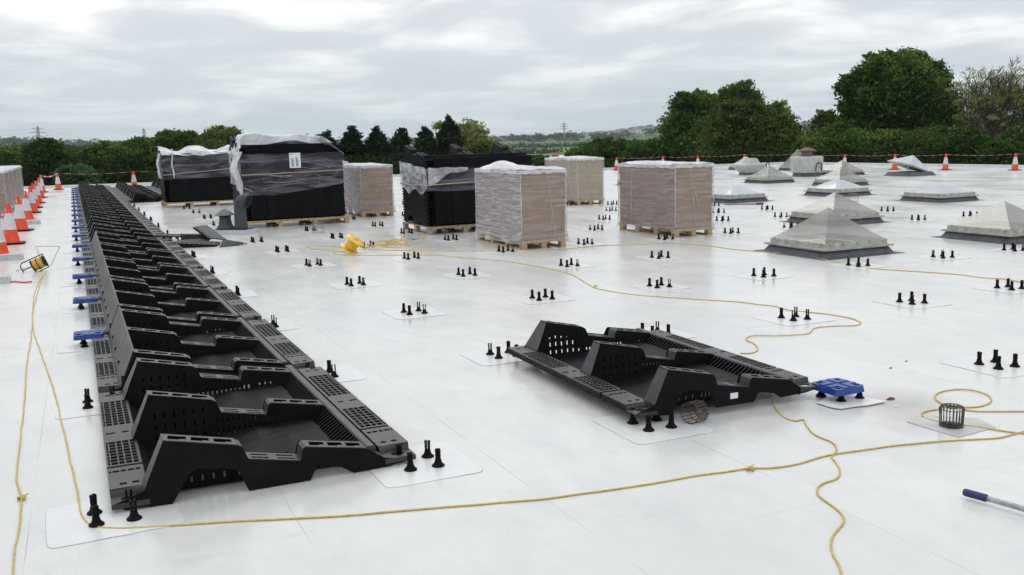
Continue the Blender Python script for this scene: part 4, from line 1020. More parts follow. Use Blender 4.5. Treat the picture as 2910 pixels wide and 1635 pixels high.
# bits: blue strip, small debris, long tool by the dome
b = MB(); p0, p1 = gz(1028*K, 603.5*K, .004), gz(1050*K, 603.5*K, .004); b.tube([p0, p0.lerp(p1,.5)+Vector((0,.02,0)), p1], .022, 6)
tag(b.build('blue_offcut', mat('light_blue_plastic', (.03,.28,.62), .4)), 'small bright blue plastic strip lying before the open black stack', 'offcut')
b = MB(); p0, p1 = gz(2000+165*.3533, 400+512*.3533, .02), gz(2000+480*.3533, 400+508*.3533, .02); b.tube([p0, p1], .016, 8)
b.tube([p0.lerp(p1,.82), p1], .028, 8, 1); tag(b.build('long_tool', [mat('pinkish_pole', (.34,.24,.24), .5), M_bluegrip]), 'long thin pole with a dark end lying before the half hidden low dome', 'pole')
r2 = random.Random(11)
spots = [((2400+345*.38, 950+488*.38), .020, 'small reddish brown lump of debris beside the loose membrane patch', (.12,.06,.045)),
         ((2400+385*.38, 950+540*.38), .012, 'tiny white chip of debris between the loose patch and the outlet basket', (.7,.7,.7)),
         ((2400+462*.38, 950+203*.38), .008, 'tiny dark crumb on the roof above and right of the blue plate', (.03,.03,.03)),
         ((2400+345*.38, 950+255*.38), .010, 'thin dark scrap on the roof right behind the blue plate', (.08,.08,.08))]
for (uv, s, l_, cc) in spots:
    b = MB(); b.lathe([(s,0),(s*1.1,s*.3),(s*.6,s*.8),(s*.15,s)], 7, smooth=False); o = b.build('debris', mat('debris', cc, .8), None, gz(*uv)); o.scale = (1.5,.8,.7); tag(o, l_, 'debris')

# ------------------------------------------------------------------ land, trees and hills
NPR = np.random.RandomState(4)
def leaf_mat(name, a, b_, c, rough=.6, sc=.35, trans=.42):
    mt = bpy.data.materials.new(name); mt.use_nodes = True; nt = mt.node_tree; n = nt.nodes; l = nt.links
    p = n['Principled BSDF']; p.inputs['Roughness'].default_value = rough; p.inputs['Specular IOR Level'].default_value = .08
    g = n.new('ShaderNodeNewGeometry'); no = n.new('ShaderNodeTexNoise'); no.inputs['Scale'].default_value = sc; no.inputs['Detail'].default_value = 4
    l.new(g.outputs['Position'], no.inputs['Vector'])
    ad = n.new('ShaderNodeMath'); ad.operation = 'MULTIPLY_ADD'; l.new(g.outputs['Random Per Island'], ad.inputs[0]); ad.inputs[1].default_value = .45
    su = n.new('ShaderNodeMath'); su.operation = 'SUBTRACT'; l.new(no.outputs[0], su.inputs[0]); su.inputs[1].default_value = .22
    l.new(su.outputs[0], ad.inputs[2])
    r = n.new('ShaderNodeValToRGB'); l.new(ad.outputs[0], r.inputs[0]); el = r.color_ramp.elements
    el[0].position = .25; el[0].color = (*a, 1); el[1].position = .78; el[1].color = (*c, 1); q = el.new(.5); q.color = (*b_, 1)
    l.new(r.outputs[0], p.inputs['Base Color'])
    tr = n.new('ShaderNodeBsdfTranslucent'); l.new(r.outputs[0], tr.inputs[0]); mx = n.new('ShaderNodeMixShader'); mx.inputs[0].default_value = trans
    l.new(p.outputs[0], mx.inputs[1]); l.new(tr.outputs[0], mx.inputs[2]); l.new(mx.outputs[0], n['Material Output'].inputs[0])
    return mt
L_dark = leaf_mat('dark_green_leaves', (.020,.043,.009), (.064,.128,.020), (.165,.270,.043))
L_mid = leaf_mat('mid_green_leaves', (.035,.060,.012), (.085,.130,.022), (.170,.230,.048))
L_olive = leaf_mat('olive_leaves', (.024,.042,.008), (.074,.118,.019), (.175,.235,.045))
L_light = leaf_mat('light_green_leaves', (.15,.18,.05), (.27,.31,.10), (.44,.47,.20))
L_conf = leaf_mat('conifer_needles', (.008,.017,.008), (.017,.036,.014), (.034,.060,.022), trans=.15)
L_bush = leaf_mat('bush_leaves', (.022,.044,.009), (.052,.098,.016), (.120,.185,.034))
L_hedge = leaf_mat('hedge_leaves', (.007,.015,.004), (.017,.034,.007), (.045,.075,.015))
L_far = leaf_mat('far_wood_leaves', (000.0192,000.0400,000.0128), (000.0352,000.0616,000.0168), (000.0544,000.0880,000.0240), sc=.02)

def leaves(blobs, n, size, shell=.55, seed=0, clump=None, flat=0.0, lump=.22):
    """leaf-sized faces in clumps through the volume of each blob: (centre, rx, ry, rz)"""
    rs = np.random.RandomState(seed); vol = np.array([(b_[1]*b_[2]*b_[3])**.72 for b_ in blobs]); vol = vol/vol.sum()
    V = []; cnt = 0
    for (c, rx, ry, rz), f in zip(blobs, vol):
        m_ = max(20, int(n*f)); nc = max(6, int(m_/(clump or 40)))
        d = rs.normal(size=(nc,3)); d /= np.linalg.norm(d, axis=1)[:,None]
        rad = shell+(1-shell)*rs.rand(nc)**.6; rad *= 1+lump*rs.normal(size=nc)*.6
        cc = d*rad[:,None]*np.array([rx,ry,rz])+np.array(c)
        idx = rs.randint(0, nc, m_); s = .16*min(rx,ry,rz)+size*.9
        off = rs.normal(size=(m_,3)); off *= (s*np.array([1,1,.55 if flat == 0 else flat]))
        V.append(cc[idx]+off)
    P_ = np.concatenate(V); m_ = len(P_)
    nrm = rs.normal(size=(m_,3))+np.array([0,0,.7]); nrm /= np.linalg.norm(nrm, axis=1)[:,None]
    a = np.cross(nrm, rs.normal(size=(m_,3))); a /= np.linalg.norm(a, axis=1)[:,None]; b_ = np.cross(nrm, a)
    sz = size*(.55+.9*rs.rand(m_))[:,None]
    v0 = P_-a*sz; v1 = P_-b_*sz*.55+nrm*sz*.15; v2 = P_+a*sz; v3 = P_+b_*sz*.55+nrm*sz*.15
    vs = np.stack([v0,v1,v2,v3],1).reshape(-1,3)
    me = bpy.data.meshes.new('crown'); me.vertices.add(len(vs)); me.vertices.foreach_set('co', vs.astype(np.float32).ravel())
    me.loops.add(m_*4); me.loops.foreach_set('vertex_index', np.arange(m_*4, dtype=np.int32)); me.polygons.add(m_)
    me.polygons.foreach_set('loop_start', np.arange(0,m_*4,4,dtype=np.int32)); me.polygons.foreach_set('loop_total', np.full(m_,4,dtype=np.int32))
    me.update(calc_edges=True); me.validate(); return me
GZ = -6.1
def limb(b, p, d, L_, r, depth, rs, spread=.55, up=.25, nseg=4, kids=3):
    pts = [p]; rad = [r]; dd = d.normalized()
    for k in range(nseg):
        dd = (dd+Vector((rs.gauss(0,.10),rs.gauss(0,.10),rs.gauss(0,.06)+up*.12))).normalized()
        pts.append(pts[-1]+dd*(L_/nseg)); rad.append(r*(1-.55*(k+1)/nseg))
    b.tube(pts, r, 5 if depth > 2 else 6, radii=rad)
    tips = [pts[-1]]
    if depth > 0:
        for k in range(kids):
            q_ = pts[rs.randint(2, nseg)] ; nd = (dd+Vector((rs.gauss(0,spread),rs.gauss(0,spread),rs.gauss(up,spread*.5)))).normalized()
            tips += limb(b, q_, nd, L_*rs.uniform(.55,.8), max(r*.5,.016), depth-1, rs, spread, up, nseg, kids)
    return tips
def tree(spec, depth, label, lm, n=9000, size=.22, seed=0, kind='tree', grp=None, cat='tree', trunk=None, shell=.5, zsq=1.0, clump=40):
    """spec: crown masses as (u, v, rx, ry) in overview pixels, set at their own distance"""
    pix = depth*K/FPX; blobs = []; rs = random.Random(seed)
    cs = [dz(u*K, v*K, depth+rs.uniform(-1,1)*.5*rx*pix) for u, v, rx, ry in spec]
    for (u, v, rx, ry), c in zip(spec, cs): blobs.append((c, rx*pix, rx*pix*.95, ry*pix*zsq))
    if kind not in ('conifer',):           # smaller sprays breaking the outline
        for (c, rx, ry, rz) in list(blobs):
            for k in range(7):
                a = rs.uniform(0, 6.283); el = rs.uniform(-.5, 1.3); f = rs.uniform(.92, 1.16)
                p = c+Vector((rx*math.cos(a)*math.cos(el)*f, ry*math.sin(a)*math.cos(el)*f, rz*math.sin(el)*f)); q_ = rs.uniform(.14, .30)
                blobs.append((p, rx*q_, ry*q_, rz*q_))
    mid = sum(cs, Vector())/len(cs) if trunk is None else dz(trunk*K, 350*K, depth)
    base = Vector((mid.x, mid.y, GZ))
    t = empty(kind, base, label, cat, grp)
    bl = [(c-base, rx, ry, rz) for c, rx, ry, rz in blobs]
    me = leaves(bl, n, size, shell, seed, clump); me.materials.append(lm)
    inst(me, 'crown', t)
    b = MB(); top = max(c.z+rz*.3 for c, rx, ry, rz in bl)
    r0 = max(.12, .028*top)
    b.tube([(0,0,0),(.05,.02,top*.3),(.12,-.05,top*.6),(.1,0,top*.9)], r0, 10, radii=[r0*1.25, r0*.9, r0*.6, r0*.15])
    for c, rx, ry, rz in bl[:len(spec)]:
        s0 = Vector((.05,.0,min(top*.75, max(top*.25, c.z*.55)))); mpt = s0.lerp(c, .5)+Vector((0,0,-.08*rx))
        b.tube([s0, mpt, c+Vector((0,0,rz*.3))], r0*.3, 6, radii=[r0*.42, r0*.25, r0*.06])
    b.build('trunk', M_bark, t)
    return t
# big trees on the right
tree([(2250,188,78,48),(2185,222,58,50),(2330,215,58,48),(2262,250,105,70),(2165,272,48,48),(2352,278,52,52),(2205,320,85,60),(2310,330,90,62),(2128,222,22,20),(2365,235,30,26),(2215,160,38,26),(2290,155,40,26),(2140,345,55,50),(2250,380,140,44),(2180,300,60,60),(2390,300,30,40),(2420,350,40,40)], 76,
     'tallest tree, broad dark green crown standing beyond the right roof edge', L_dark, 119070, 0.130, 1, 'broadleaf_tree', trunk=2250)
tree([(1742,290,50,50),(1700,330,38,42),(1722,258,24,22),(1790,340,62,60),(1692,385,40,40),(1745,380,60,45),(1770,262,30,26)], 78, 'dark leafy tree at the left of the wide clump in front of the town hill', L_dark, 48195, 0.125, 2, 'broadleaf_tree', trunk=1745)
tree([(1870,300,58,44),(1910,330,72,55),(1840,350,70,52),(1960,345,55,52),(1900,385,100,48),(1990,385,42,42),(1820,395,60,40)], 72, 'broad olive green tree in the middle of the wide clump', L_olive, 68040, 0.119, 3, 'broadleaf_tree', trunk=1890)
tree([(1858,236,44,28),(1830,255,32,24),(1885,262,30,24)], 88, 'paler leafy tree top rising behind the wide clump', L_mid, 14742, 0.108, 4, 'broadleaf_tree', trunk=1855, shell=.3)
tree([(1962,286,24,24),(1975,320,20,24)], 86, 'thin pale leafy tree top at the right shoulder of the wide clump', L_light, 3150, 0.119, 5, 'broadleaf_tree', trunk=1965, shell=.2)
tree([(2075,300,22,20),(2082,330,28,24),(2060,350,30,30)], 74, 'small leafy tree in the gap left of the tallest tree', L_mid, 10206, 0.108, 6, 'small_tree', trunk=2075)
tree([(2110,365,55,45),(2050,385,45,38),(2170,385,60,40),(2235,380,50,46)], 62, 'rounded bushy tree beneath the tallest tree, left side', L_dark, 42525, 0.102, 7, 'bushy_tree', trunk=2120)
tree([(2300,385,60,44),(2360,370,55,44),(2250,400,50,36)], 61, 'rounded bushy tree beneath the tallest tree, right side', L_bush, 34020, 0.102, 8, 'bushy_tree', trunk=2310)
tree([(2425,352,36,26),(2450,385,60,36),(2400,385,50,40)], 60, 'dark bushy tree under the thin bare tree', L_dark, 34020, 0.102, 9, 'bushy_tree', trunk=2430)
tree([(2555,358,30,26),(2520,392,60,34),(2590,380,50,44)], 58, 'dark bushy tree at the right edge of the photo', L_dark, 34020, 0.102, 10, 'bushy_tree', trunk=2550)
# thin, nearly bare trees
for (u, v, depth, s, l_, hh) in ((2478,380,64,21,'tall thin-crowned tree nearly bare of leaves right of the tallest tree',7.0),(2572,392,66,22,'nearly bare thin tree cut by the right edge of the photo',6.8),(2516,390,70,25,'slender half-bare tree between the two other thin trees',6.3)):
    p = dz(u*K, v*K, depth); base = Vector((p.x, p.y, GZ)); t = empty('thin_tree', base, l_, 'tree', 'thin trees at the right')
    b = MB(); rs = random.Random(s); hb = p.z-GZ-.4
    b.tube([(0,0,0),(.05,0,hb*.5),(0,.05,hb)], .16, 8, radii=[.20,.15,.11]); tips = []
    for k in range(5):
        a = k*1.256+rs.random(); tips += limb(b, Vector((0,.05,hb-.6*rs.random())), Vector((math.cos(a)*.5,math.sin(a)*.5,1)), hh*.38, .085, 4, rs, .55, .25, 4, 4)
    b.build('trunk', M_bark, t)
    tp = [tips[i] for i in rs.sample(range(len(tips)), min(len(tips), 380))]
    V = []
    me = leaves([(q_,.16,.16,.14) for q_ in tp], 10, .055, .2, s, 20); 
    me.materials.append(L_light); inst(me, 'crown', t)
# conifers
def conifer(u, top, hw, depth, label, seed, base_v=420, fat=1.0):
    pix = depth*K/FPX; rs = random.Random(seed); spec = []
    n = 9
    for k in range(n):
        f = k/(n-1); v = top+6+(base_v-top)*f; w_ = hw*(.16+.84*min(1,(f*1.55))**.75)*fat
        spec.append((u+rs.uniform(-.08,.08)*hw, v, w_, (base_v-top)/n*1.0))
        if k > 1: spec.append((u+rs.choice((-1,1))*w_*.55, v-4+rs.uniform(-4,4), w_*.5, (base_v-top)/n*.95))
    spec.append((u+rs.uniform(-3,3), top+2, hw*.11, 7))
    return tree(spec, depth, label, L_conf, 19950, 0.112, seed, 'conifer', 'dark conifers in the middle distance', trunk=u, shell=.45, clump=26)
conifer(820,336,31,70,'rounded dark conifer just right of the tall wrapped stack, leftmost of the conifers',31,400)
conifer(887,322,31,71,'dark pointed conifer, second from the left of the conifers',32,410)
conifer(947,324,31,71,'dark full conifer, third from the left of the conifers',33,410)
conifer(1009,327,26,71,'narrow dark conifer standing apart with sky on both sides',34,410)
conifer(1071,324,25,71,'dark conifer just left of the tallest conifer',35,400)
conifer(1129,297,34,73,'tallest dark conifer, in front of the pale green tree',36,410)
tree([(1172,338,44,30),(1110,325,18,16),(1200,352,38,28),(1180,385,56,36),(1230,380,34,30),(1150,395,50,30)], 84, 'pale yellow-green leafy tree behind the tallest conifer', L_light, 10920, 0.132, 41, 'broadleaf_tree', trunk=1180, shell=.35)
tree([(1210,392,52,28),(1170,410,50,26),(1260,405,40,26)], 70, 'olive green bushy tree below the pale tree behind the open stack', L_olive, 19845, 0.108, 42, 'bushy_tree', trunk=1210)
# left trees
tree([(448,352,42,20),(420,362,30,22),(490,362,30,18),(450,385,50,26)], 92, 'yellow-green rounded tree left of the farther wrapped stack top', L_mid, 25515, 0.130, 51, 'broadleaf_tree', trunk=450)
tree([(548,342,26,20),(580,348,28,20),(530,360,26,20),(560,372,50,24)], 90, 'light green leafy tree with two humps above the farther wrapped stack', L_mid, 24097, 0.119, 52, 'broadleaf_tree', trunk=560)
tree([(360,368,34,18),(345,385,40,28),(385,395,34,30)], 96, 'dark round-topped tree in front of the second pylon', L_dark, 22680, 0.130, 53, 'broadleaf_tree', trunk=362)
tree([(118,370,26,16),(112,400,40,40),(90,440,50,36),(140,430,40,40)], 66, 'bushy mid-green tree behind the far end of the left cones', L_bush, 34020, 0.108, 54, 'broadleaf_tree', trunk=118)
tree([(270,392,54,26),(240,425,60,34),(310,420,50,34),(370,440,40,30)], 70, 'broad dark tree behind the lone cone at the far left edge', L_dark, 42525, 0.108, 55, 'broadleaf_tree', trunk=270)
tree([(385,420,44,30),(400,455,50,26),(360,460,40,22)], 62, 'low bright green bushy tree by the left corner of the farther wrapped stack', L_bush, 25515, 0.102, 56, 'bushy_tree', trunk=390)
tree([(20,400,44,24),(30,440,56,40),(-30,420,50,50)], 74, 'grey-green tree at the far left edge of the photo above the boxed pallets', L_olive, 25515, 0.119, 57, 'broadleaf_tree', trunk=20)
tree([(195,448,44,26),(215,470,40,22)], 58, 'pale blue-green low bush behind the gap between the two far left cones', leaf_mat('bluegreen_leaves', (.045,.10,.045), (.07,.14,.06), (.10,.18,.08)), 14700, 0.099, 58, 'bush', cat='bush', trunk=200)
tree([(1345,408,44,12),(1320,416,40,16),(1400,425,60,14)], 88, 'bright green bush line right of the open black stack', L_bush, 22680, 0.119, 61, 'bush', cat='bush', trunk=1370)
tree([(1530,375,60,22),(1490,392,50,24),(1580,390,60,26),(1550,415,70,22)], 84, 'dark green rounded clump between the pale cartons and the wide clump', L_bush, 34020, 0.119, 62, 'bushy_tree', trunk=1545)
tree([(1620,385,44,26),(1650,405,44,26),(1610,420,60,20)], 80, 'green bushy clump touching the left foot of the wide clump', L_dark, 25515, 0.119, 63, 'bushy_tree', trunk=1630)

# hedges and wood that read as one mass
def mass(rows, name, lm, n, size, seed, cat):
    rs = random.Random(seed); bl = []
    for (u0, u1, v0, v1, d0, d1, r0, r1, k) in rows:
        for i in range(k):
            f = rs.random(); u = u0+(u1-u0)*f; v = v0+(v1-v0)*f; d = rs.uniform(d0, d1); r_ = rs.uniform(r0, r1)*d*K/FPX
            c = dz(u*K, v*K, d); c.z -= r_*.3*rs.random(); bl.append((c, r_*1.25, r_*1.25, r_))
            bl.append((c-Vector((0,0,r_*1.1)), r_*1.5, r_*1.5, r_*.9))
    me = leaves(bl, n, size, .6, seed, 34); me.materials.append(lm); o = bpy.data.objects.new(name, me); COL.objects.link(o)
    return tag(o, {'hedge_mass':'dense dark green hedge growing right behind the far roof edge','wood_mass':'far band of mixed woodland beyond the nearer trees'}[name], cat, kind='stuff')
mass([(1640,2620,408,408,52,60,26,40,70),(1640,2620,440,440,52,60,26,40,60),(1640,2620,468,468,52,56,20,30,40),(-60,420,425,415,60,68,20,34,40),(-60,420,455,450,58,64,22,34,44),(-60,420,480,475,56,60,20,30,30),
      (380,840,400,400,64,72,18,26,26),(380,840,435,430,62,68,24,34,34),(780,1330,408,404,66,72,18,26,44),(780,1330,440,430,62,68,24,34,40),(1290,1680,428,424,66,72,10,16,36),(1290,1680,445,440,62,68,22,30,30)],
     'hedge_mass', L_hedge, 210000, .12, 71, 'hedge')
mass([(-80,70,392,390,150,220,14,20,20),(60,420,376,380,240,330,14,22,44),(-80,560,402,400,120,180,18,26,60),(380,900,392,392,150,230,12,18,40),(820,1260,388,386,230,300,10,16,40),(1455,1680,374,370,260,340,11,17,34),(1440,1680,394,390,170,220,12,18,34),(1180,1480,410,410,190,240,6,9,34)],
     'wood_mass', L_far, 170000, .27, 72, 'woodland')

# terrain: polar sheet centred under the camera, reaching past the hills
fa = math.atan2(AZ.x, AZ.y)     # camera heading
def hillpx(u):
    ks = [(-1500,34),(0,34),(220,22),(600,6),(900,2),(1300,3),(1500,8),(1680,12),(1760,15),(1860,25),(1990,23),(2300,20),(2910,14),(4400,14)]
    for (a, x), (b_, y) in zip(ks, ks[1:]):
        if a <= u <= b_: return x+(y-x)*(u-a)/(b_-a)
    return 14
def sst(a, b_, x): t_ = max(0, min(1, (x-a)/(b_-a))); return t_*t_*(3-2*t_)
def terr(x, y):
    r_ = math.hypot(x, y); a = math.atan2(x, y)-fa
    a = (a+math.pi) % (2*math.pi)-math.pi
    u = 1455+FPX*math.tan(a) if abs(a) < 1.1 else (4400 if a > 0 else -1500)
    hp = hillpx(max(-1500, min(4400, u)))
    z = GZ-5*sst(90, 420, r_)+7.5*sst(520, 1150, r_)
    z += (hp/FPX*2100+3.5)*sst(1150, 2150, r_)+ noise.noise(Vector((x*.004,y*.004,0)))*2.0*sst(150,600,r_)+ noise.noise(Vector((x*.0016,y*.0016,5)))*5*sst(900,2200,r_)
    z -= 20*sst(2600, 5000, r_)
    return z
rr = [0, 30, 60, 90, 130, 180, 240, 320, 400, 480, 560, 640, 720, 800, 880, 960, 1040, 1120, 1200, 1300, 1400, 1500, 1600, 1700, 1800, 1900, 2000, 2100, 2200, 2400, 2600, 2800]
na = 240; vs = []; fs = []
for i, r_ in enumerate(rr):
    for k in range(na):
        a = 2*math.pi*k/na; x, y = r_*math.sin(a), r_*math.cos(a); vs.append((x, y, terr(x, y) if r_ > 60 else GZ))
for i in range(len(rr)-1):
    for k in range(na):
        q_ = (i*na+k, (i+1)*na+k, (i+1)*na+(k+1)%na, i*na+(k+1)%na)
        fs.append(q_ if i else (0*na+k, q_[1], q_[2]))
b = MB(); b.add(vs, fs, 0, True)
def field_mat():
    mt = bpy.data.materials.new('fields'); mt.use_nodes = True; nt = mt.node_tree; n = nt.nodes; l = nt.links; p = n['Principled BSDF']; p.inputs['Roughness'].default_value = .9
    p.inputs['Specular IOR Level'].default_value = .1
    g = n.new('ShaderNodeNewGeometry'); mpn = n.new('ShaderNodeMapping'); mpn.inputs['Scale'].default_value = (.0052,.0034,0); mpn.inputs['Rotation'].default_value = (0,0,.5); l.new(g.outputs['Position'], mpn.inputs[0])
    v = n.new('ShaderNodeTexVoronoi'); v.inputs['Scale'].default_value = 1; l.new(mpn.outputs[0], v.inputs['Vector'])
    r = n.new('ShaderNodeValToRGB'); sp = n.new('ShaderNodeSeparateColor'); l.new(v.outputs['Color'], sp.inputs[0]); l.new(sp.outputs[0], r.inputs[0])
    el = r.color_ramp.elements; r.color_ramp.interpolation = 'CONSTANT'
    el[0].color = (.095,.165,.045,1); el[1].position = .75; el[1].color = (.12,.15,.06,1)
    for pz, cc in ((.25,(.13,.22,.055,1)),(.45,(.075,.14,.035,1)),(.6,(.15,.24,.07,1))): q = el.new(pz); q.color = cc
    ve = n.new('ShaderNodeTexVoronoi'); ve.feature = 'DISTANCE_TO_EDGE'; l.new(mpn.outputs[0], ve.inputs['Vector']); ve.inputs['Scale'].default_value = 1
    mr = n.new('ShaderNodeMapRange'); mr.inputs[1].default_value = .015; mr.inputs[2].default_value = .05; mr.inputs[3].default_value = 1; mr.inputs[4].default_value = 0; l.new(ve.outputs['Distance'], mr.inputs[0])
    mx = n.new('ShaderNodeMix'); mx.data_type = 'RGBA'; l.new(mr.outputs[0], mx.inputs[0]); l.new(r.outputs[0], mx.inputs[6]); mx.inputs[7].default_value = (.025,.05,.018,1)
    l.new(mx.outputs[2], p.inputs['Base Color']); return mt
tag(fixn(b.build('terrain', field_mat())), kind='structure')
# far woods scattered over the hills
def woods():
    rs = random.Random(91); bl = []
    def put(x, y, r_): bl.append(((x, y, terr(x, y)+r_*.35), r_*1.3, r_*1.3, r_*.75))
    for i in range(1500):
        u = rs.uniform(-200, 3100); r_ = rs.uniform(1420, 2250); a = fa+math.atan((u-1455)/FPX); x, y = r_*math.sin(a), r_*math.cos(a)
        if noise.noise(Vector((x*.004, y*.004, 9))) > -.05-(r_-1250)*.0004: put(x, y, rs.uniform(6, 10))
    for i in range(500):
        u = rs.uniform(-200, 3100); r_ = rs.uniform(330, 1150); a = fa+math.atan((u-1455)/FPX); x, y = r_*math.sin(a), r_*math.cos(a)
        if noise.noise(Vector((x*.008, y*.008, 3))) > .25 or (u < 1180 or u > 1720): put(x, y, rs.uniform(3.5, 6.5))
    for (u0,r0,u1,r1,k) in ((1380,700,1600,760,34),(1400,1000,1700,960,50),(1440,520,1500,640,12)):
        for i in range(k):
            f = i/k; u = u0+(u1-u0)*f; r_ = r0+(r1-r0)*f; a = fa+math.atan((u-1455)/FPX); put(r_*math.sin(a), r_*math.cos(a), rs.uniform(2.2, 4))
    me = leaves(bl, 150000, 1.5, .6, 91, 30, flat=.4); me.materials.append(L_far); o = bpy.data.objects.new('hill_woods', me); COL.objects.link(o)
    tag(o, 'distant dark woods and hedgerows spread over the hills on the skyline', 'woodland', kind='stuff')
woods()
# houses on the right-hand hill
M_hw = mat('white_render', (.70,.69,.66), .8); M_hb = mat('brick_render', (.36,.24,.19), .8); M_slate = mat('slate', (.16,.16,.18), .7); M_tile = mat('red_tile', (.28,.12,.08), .8); M_win = mat('window_glass', (.05,.06,.07), .1)
rs = random.Random(17)
def house(u, r_, wdt, label, wm_, rm_, rot=None, hgt=5):
    a = fa+math.atan((u*K-1455)/FPX); x, y = r_*math.sin(a), r_*math.cos(a)
    t = empty('house', (x, y, terr(x, y)-.5), label, 'house', 'houses on the far hill', rot if rot is not None else -a+rs.uniform(-.5,.5)); t.location.z += 2.5
    b = MB(); b.box(-wdt/2,wdt/2,-4,4,-3,hgt); b.build('wall', wm_, t)
    b = MB(); b.add([(-wdt/2-.4,-4.5,hgt),(wdt/2+.4,-4.5,hgt),(wdt/2+.4,4.5,hgt),(-wdt/2-.4,4.5,hgt),(-wdt/2-.4,0,hgt+3),(wdt/2+.4,0,hgt+3)], [(0,1,5,4),(2,3,4,5),(0,4,3),(1,2,5)]); b.box(wdt/4,wdt/4+1,-.5,.5,hgt+2,hgt+4.2); b.build('roof', rm_, t)
    for s in (-.3,.05,.32):
        b = MB(); b.box(wdt*s-.7,wdt*s+.7,-4.06,-4.0,1.2,2.6); b.build('window', M_win, t)
HL = [(1490,1900,16),(1505,1960,12),(1522,2030,14),(1540,1990,12),(1552,1930,18),(1563,2080,12),(1572,2120,14),(1580,2020,16),(1588,1900,20),(1596,2110,12),(1604,2050,14),(1611,1960,22),(1618,2100,14),(1626,2020,16),(1634,1930,14),(1641,2090,14),(1560,1780,12),(1590,1760,16),(1615,1800,22),(1628,1840,14),(1275,1900,12),(1290,1960,14),(1312,1880,12),(1345,1930,14),(2030,1950,14)]
for k, (u, r_, wd) in enumerate(HL):
    w1 = k % 3 != 1
    if u < 1400: l_ = f'tiny {"white" if w1 else "brick"} house on the low hill behind the open black stack, {ORD[k-20]} from the left'
    elif u > 2000: l_ = 'tiny house on the hill in the gap between the two big trees'
    else: l_ = f'tiny {"white" if w1 else "brick"} house on the town hill left of the wide clump, {ORD[sorted(q_[0] for q_ in HL[:20]).index(u)]} from the left'
    house(u, r_, wd, l_, M_hw if w1 else M_hb, M_tile if k % 5 == 2 else M_slate)
# low sheds in the valley
a = fa+math.atan((1412*K-1455)/FPX)
for (u, r_, wd, mm, l_) in ((1410,330,4.6,M_hw,'white roofed shed in the valley above the pale cartons'),(1404,230,1.6,M_tile,'small dark red roof just above the pale cartons')):
    a = fa+math.atan((u*K-1455)/FPX); x, y = r_*math.sin(a), r_*math.cos(a); t = empty('shed', (x, y, terr(x, y)), l_, 'shed', rz=-a)
    zt = 1.6-(.083 if r_ > 300 else .083)*0; pz = dz(u*K, (391 if r_ > 300 else 384)*K, r_).z-terr(x, y)
    b = MB(); b.box(-wd/2,wd/2,-1.5,1.5,-1,pz-.6); b.build('wall', M_hb if r_ < 300 else M_hw, t)
    b = MB(); b.add([(-wd/2-.3,-1.8,pz-.6),(wd/2+.3,-1.8,pz-.6),(wd/2+.3,1.8,pz-.6),(-wd/2-.3,1.8,pz-.6),(-wd/2-.3,0,pz),(wd/2+.3,0,pz)], [(0,1,5,4),(2,3,4,5),(0,4,3),(1,2,5)]); b.build('roof', mat('white_sheet_roof', (.66,.70,.72), .5) if r_ > 300 else mat('dark_red_roof', (.22,.03,.04), .7), t)
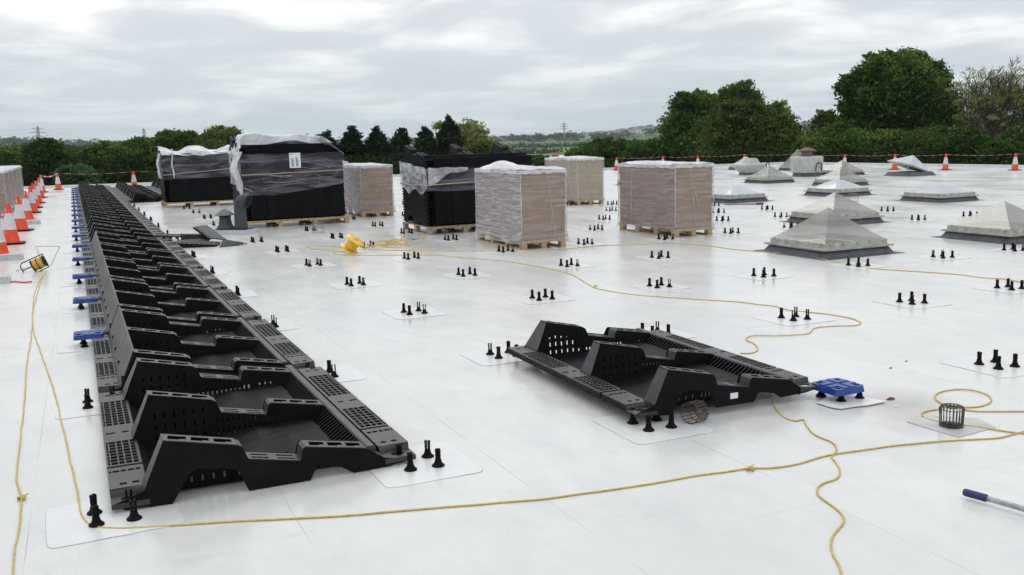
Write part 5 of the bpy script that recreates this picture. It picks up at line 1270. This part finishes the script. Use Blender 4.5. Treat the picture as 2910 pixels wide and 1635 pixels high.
# pylons and their wires
M_steel = mat('galvanised_steel', (.20,.22,.24), .6, metal=.2)
def pylon(u, vtop, r_, label, rot):
    a = fa+math.atan((u*K-1455)/FPX); p = dz(u*K, vtop*K, r_*math.cos(a-fa)); x, y = p.x, p.y; g = terr(x, y); h = p.z-g
    t = empty('pylon', (x, y, g), label, 'pylon', 'electricity pylons', -a+rot); b = MB(); th = .17; w0 = h*.11
    def W(z): return w0*(1-z/h)**1.1*.5+.5 if z < h*.98 else .1
    zs = [h*q_ for q_ in (0,.14,.27,.39,.50,.60,.69,.77,.84,.91,.98)]
    for sx_, sy_ in ((1,1),(1,-1),(-1,1),(-1,-1)): b.tube([(sx_*W(z),sy_*W(z),z) for z in zs]+[(0,0,h)], th, 4)
    for z0, z1 in zip(zs, zs[1:]):
        for s in (-1,1):
            b.tube([(-W(z0),s*W(z0),z0),(W(z1),s*W(z1),z1)], th*.6, 4); b.tube([(W(z0),s*W(z0),z0),(-W(z1),s*W(z1),z1)], th*.6, 4); b.tube([(s*W(z0),-W(z0),z0),(s*W(z1),W(z1),z1)], th*.6, 4)
    b.build('tower', M_steel, t); b = MB()
    for f, aw in ((.70,.17),(.81,.22),(.91,.15)):
        z = h*f; q_ = h*aw
        for s in (-1,1): b.tube([(0,0,z+h*.02),(s*q_,0,z)], th*.8, 4); b.tube([(0,0,z-h*.015),(s*q_,0,z)], th*.8, 4); b.tube([(s*q_,0,z),(s*q_,0,z-h*.035)], th*.7, 4)
    b.build('cross_arms', M_steel, t)
    return t, h
PY = [pylon(94,316,900,'tall lattice pylon above the woods at the far left',.5), pylon(361,321,1100,'smaller lattice pylon above the dark round-topped tree',1.1), pylon(773,334,1250,'small lattice pylon just above the tall wrapped stack',.8), pylon(1419,308,1300,'lattice pylon on the wooded hill in the middle of the skyline',.3)]
def wire(p, q, sag, label):
    b = MB(); 
    for k in (-1,0,1):
        pts = []
        for i in range(25):
            t_ = i/24; c = p.lerp(q, t_); c.z -= sag*4*t_*(1-t_); pts.append(c+Vector((0,0,k*3.2)))
        b.tube(pts, .06, 4)
    tag(b.build('power_line', M_steel), label, 'power line')
def ptop(i, f): t, h = PY[i]; return Vector(t.location)+Vector((0,0,h*f))
wire(ptop(0,.84), ptop(1,.84), 9, 'thin power lines between the two left pylons')
wire(ptop(3,.84), dz(1180*K, 345*K, 1500), 9, 'thin power lines running left from the pylon on the hill')
wire(ptop(3,.84), dz(1760*K, 345*K, 1500), 9, 'thin power lines running right from the pylon on the hill')
wire(dz(-100*K, 332*K, 880), ptop(0,.84), 3, 'thin power lines running off the left edge from the far left pylon')

# ------------------------------------------------------------------ air between the camera and the far hills
b = MB(); hw = 2860; b.box(-hw, hw, -hw, hw, -60, 75); o = b.build('haze', [bpy.data.materials.new('haze')]); mt = o.data.materials[0]; mt.use_nodes = True
nt = mt.node_tree; nt.nodes.remove(nt.nodes['Principled BSDF']); pv = nt.nodes.new('ShaderNodeVolumePrincipled'); pv.inputs['Color'].default_value = (.78,.89,1.0,1)
pv.inputs['Density'].default_value = .000115; pv.inputs['Anisotropy'].default_value = .2; nt.links.new(pv.outputs[0], nt.nodes['Material Output'].inputs['Volume'])
tag(o, kind='stuff')
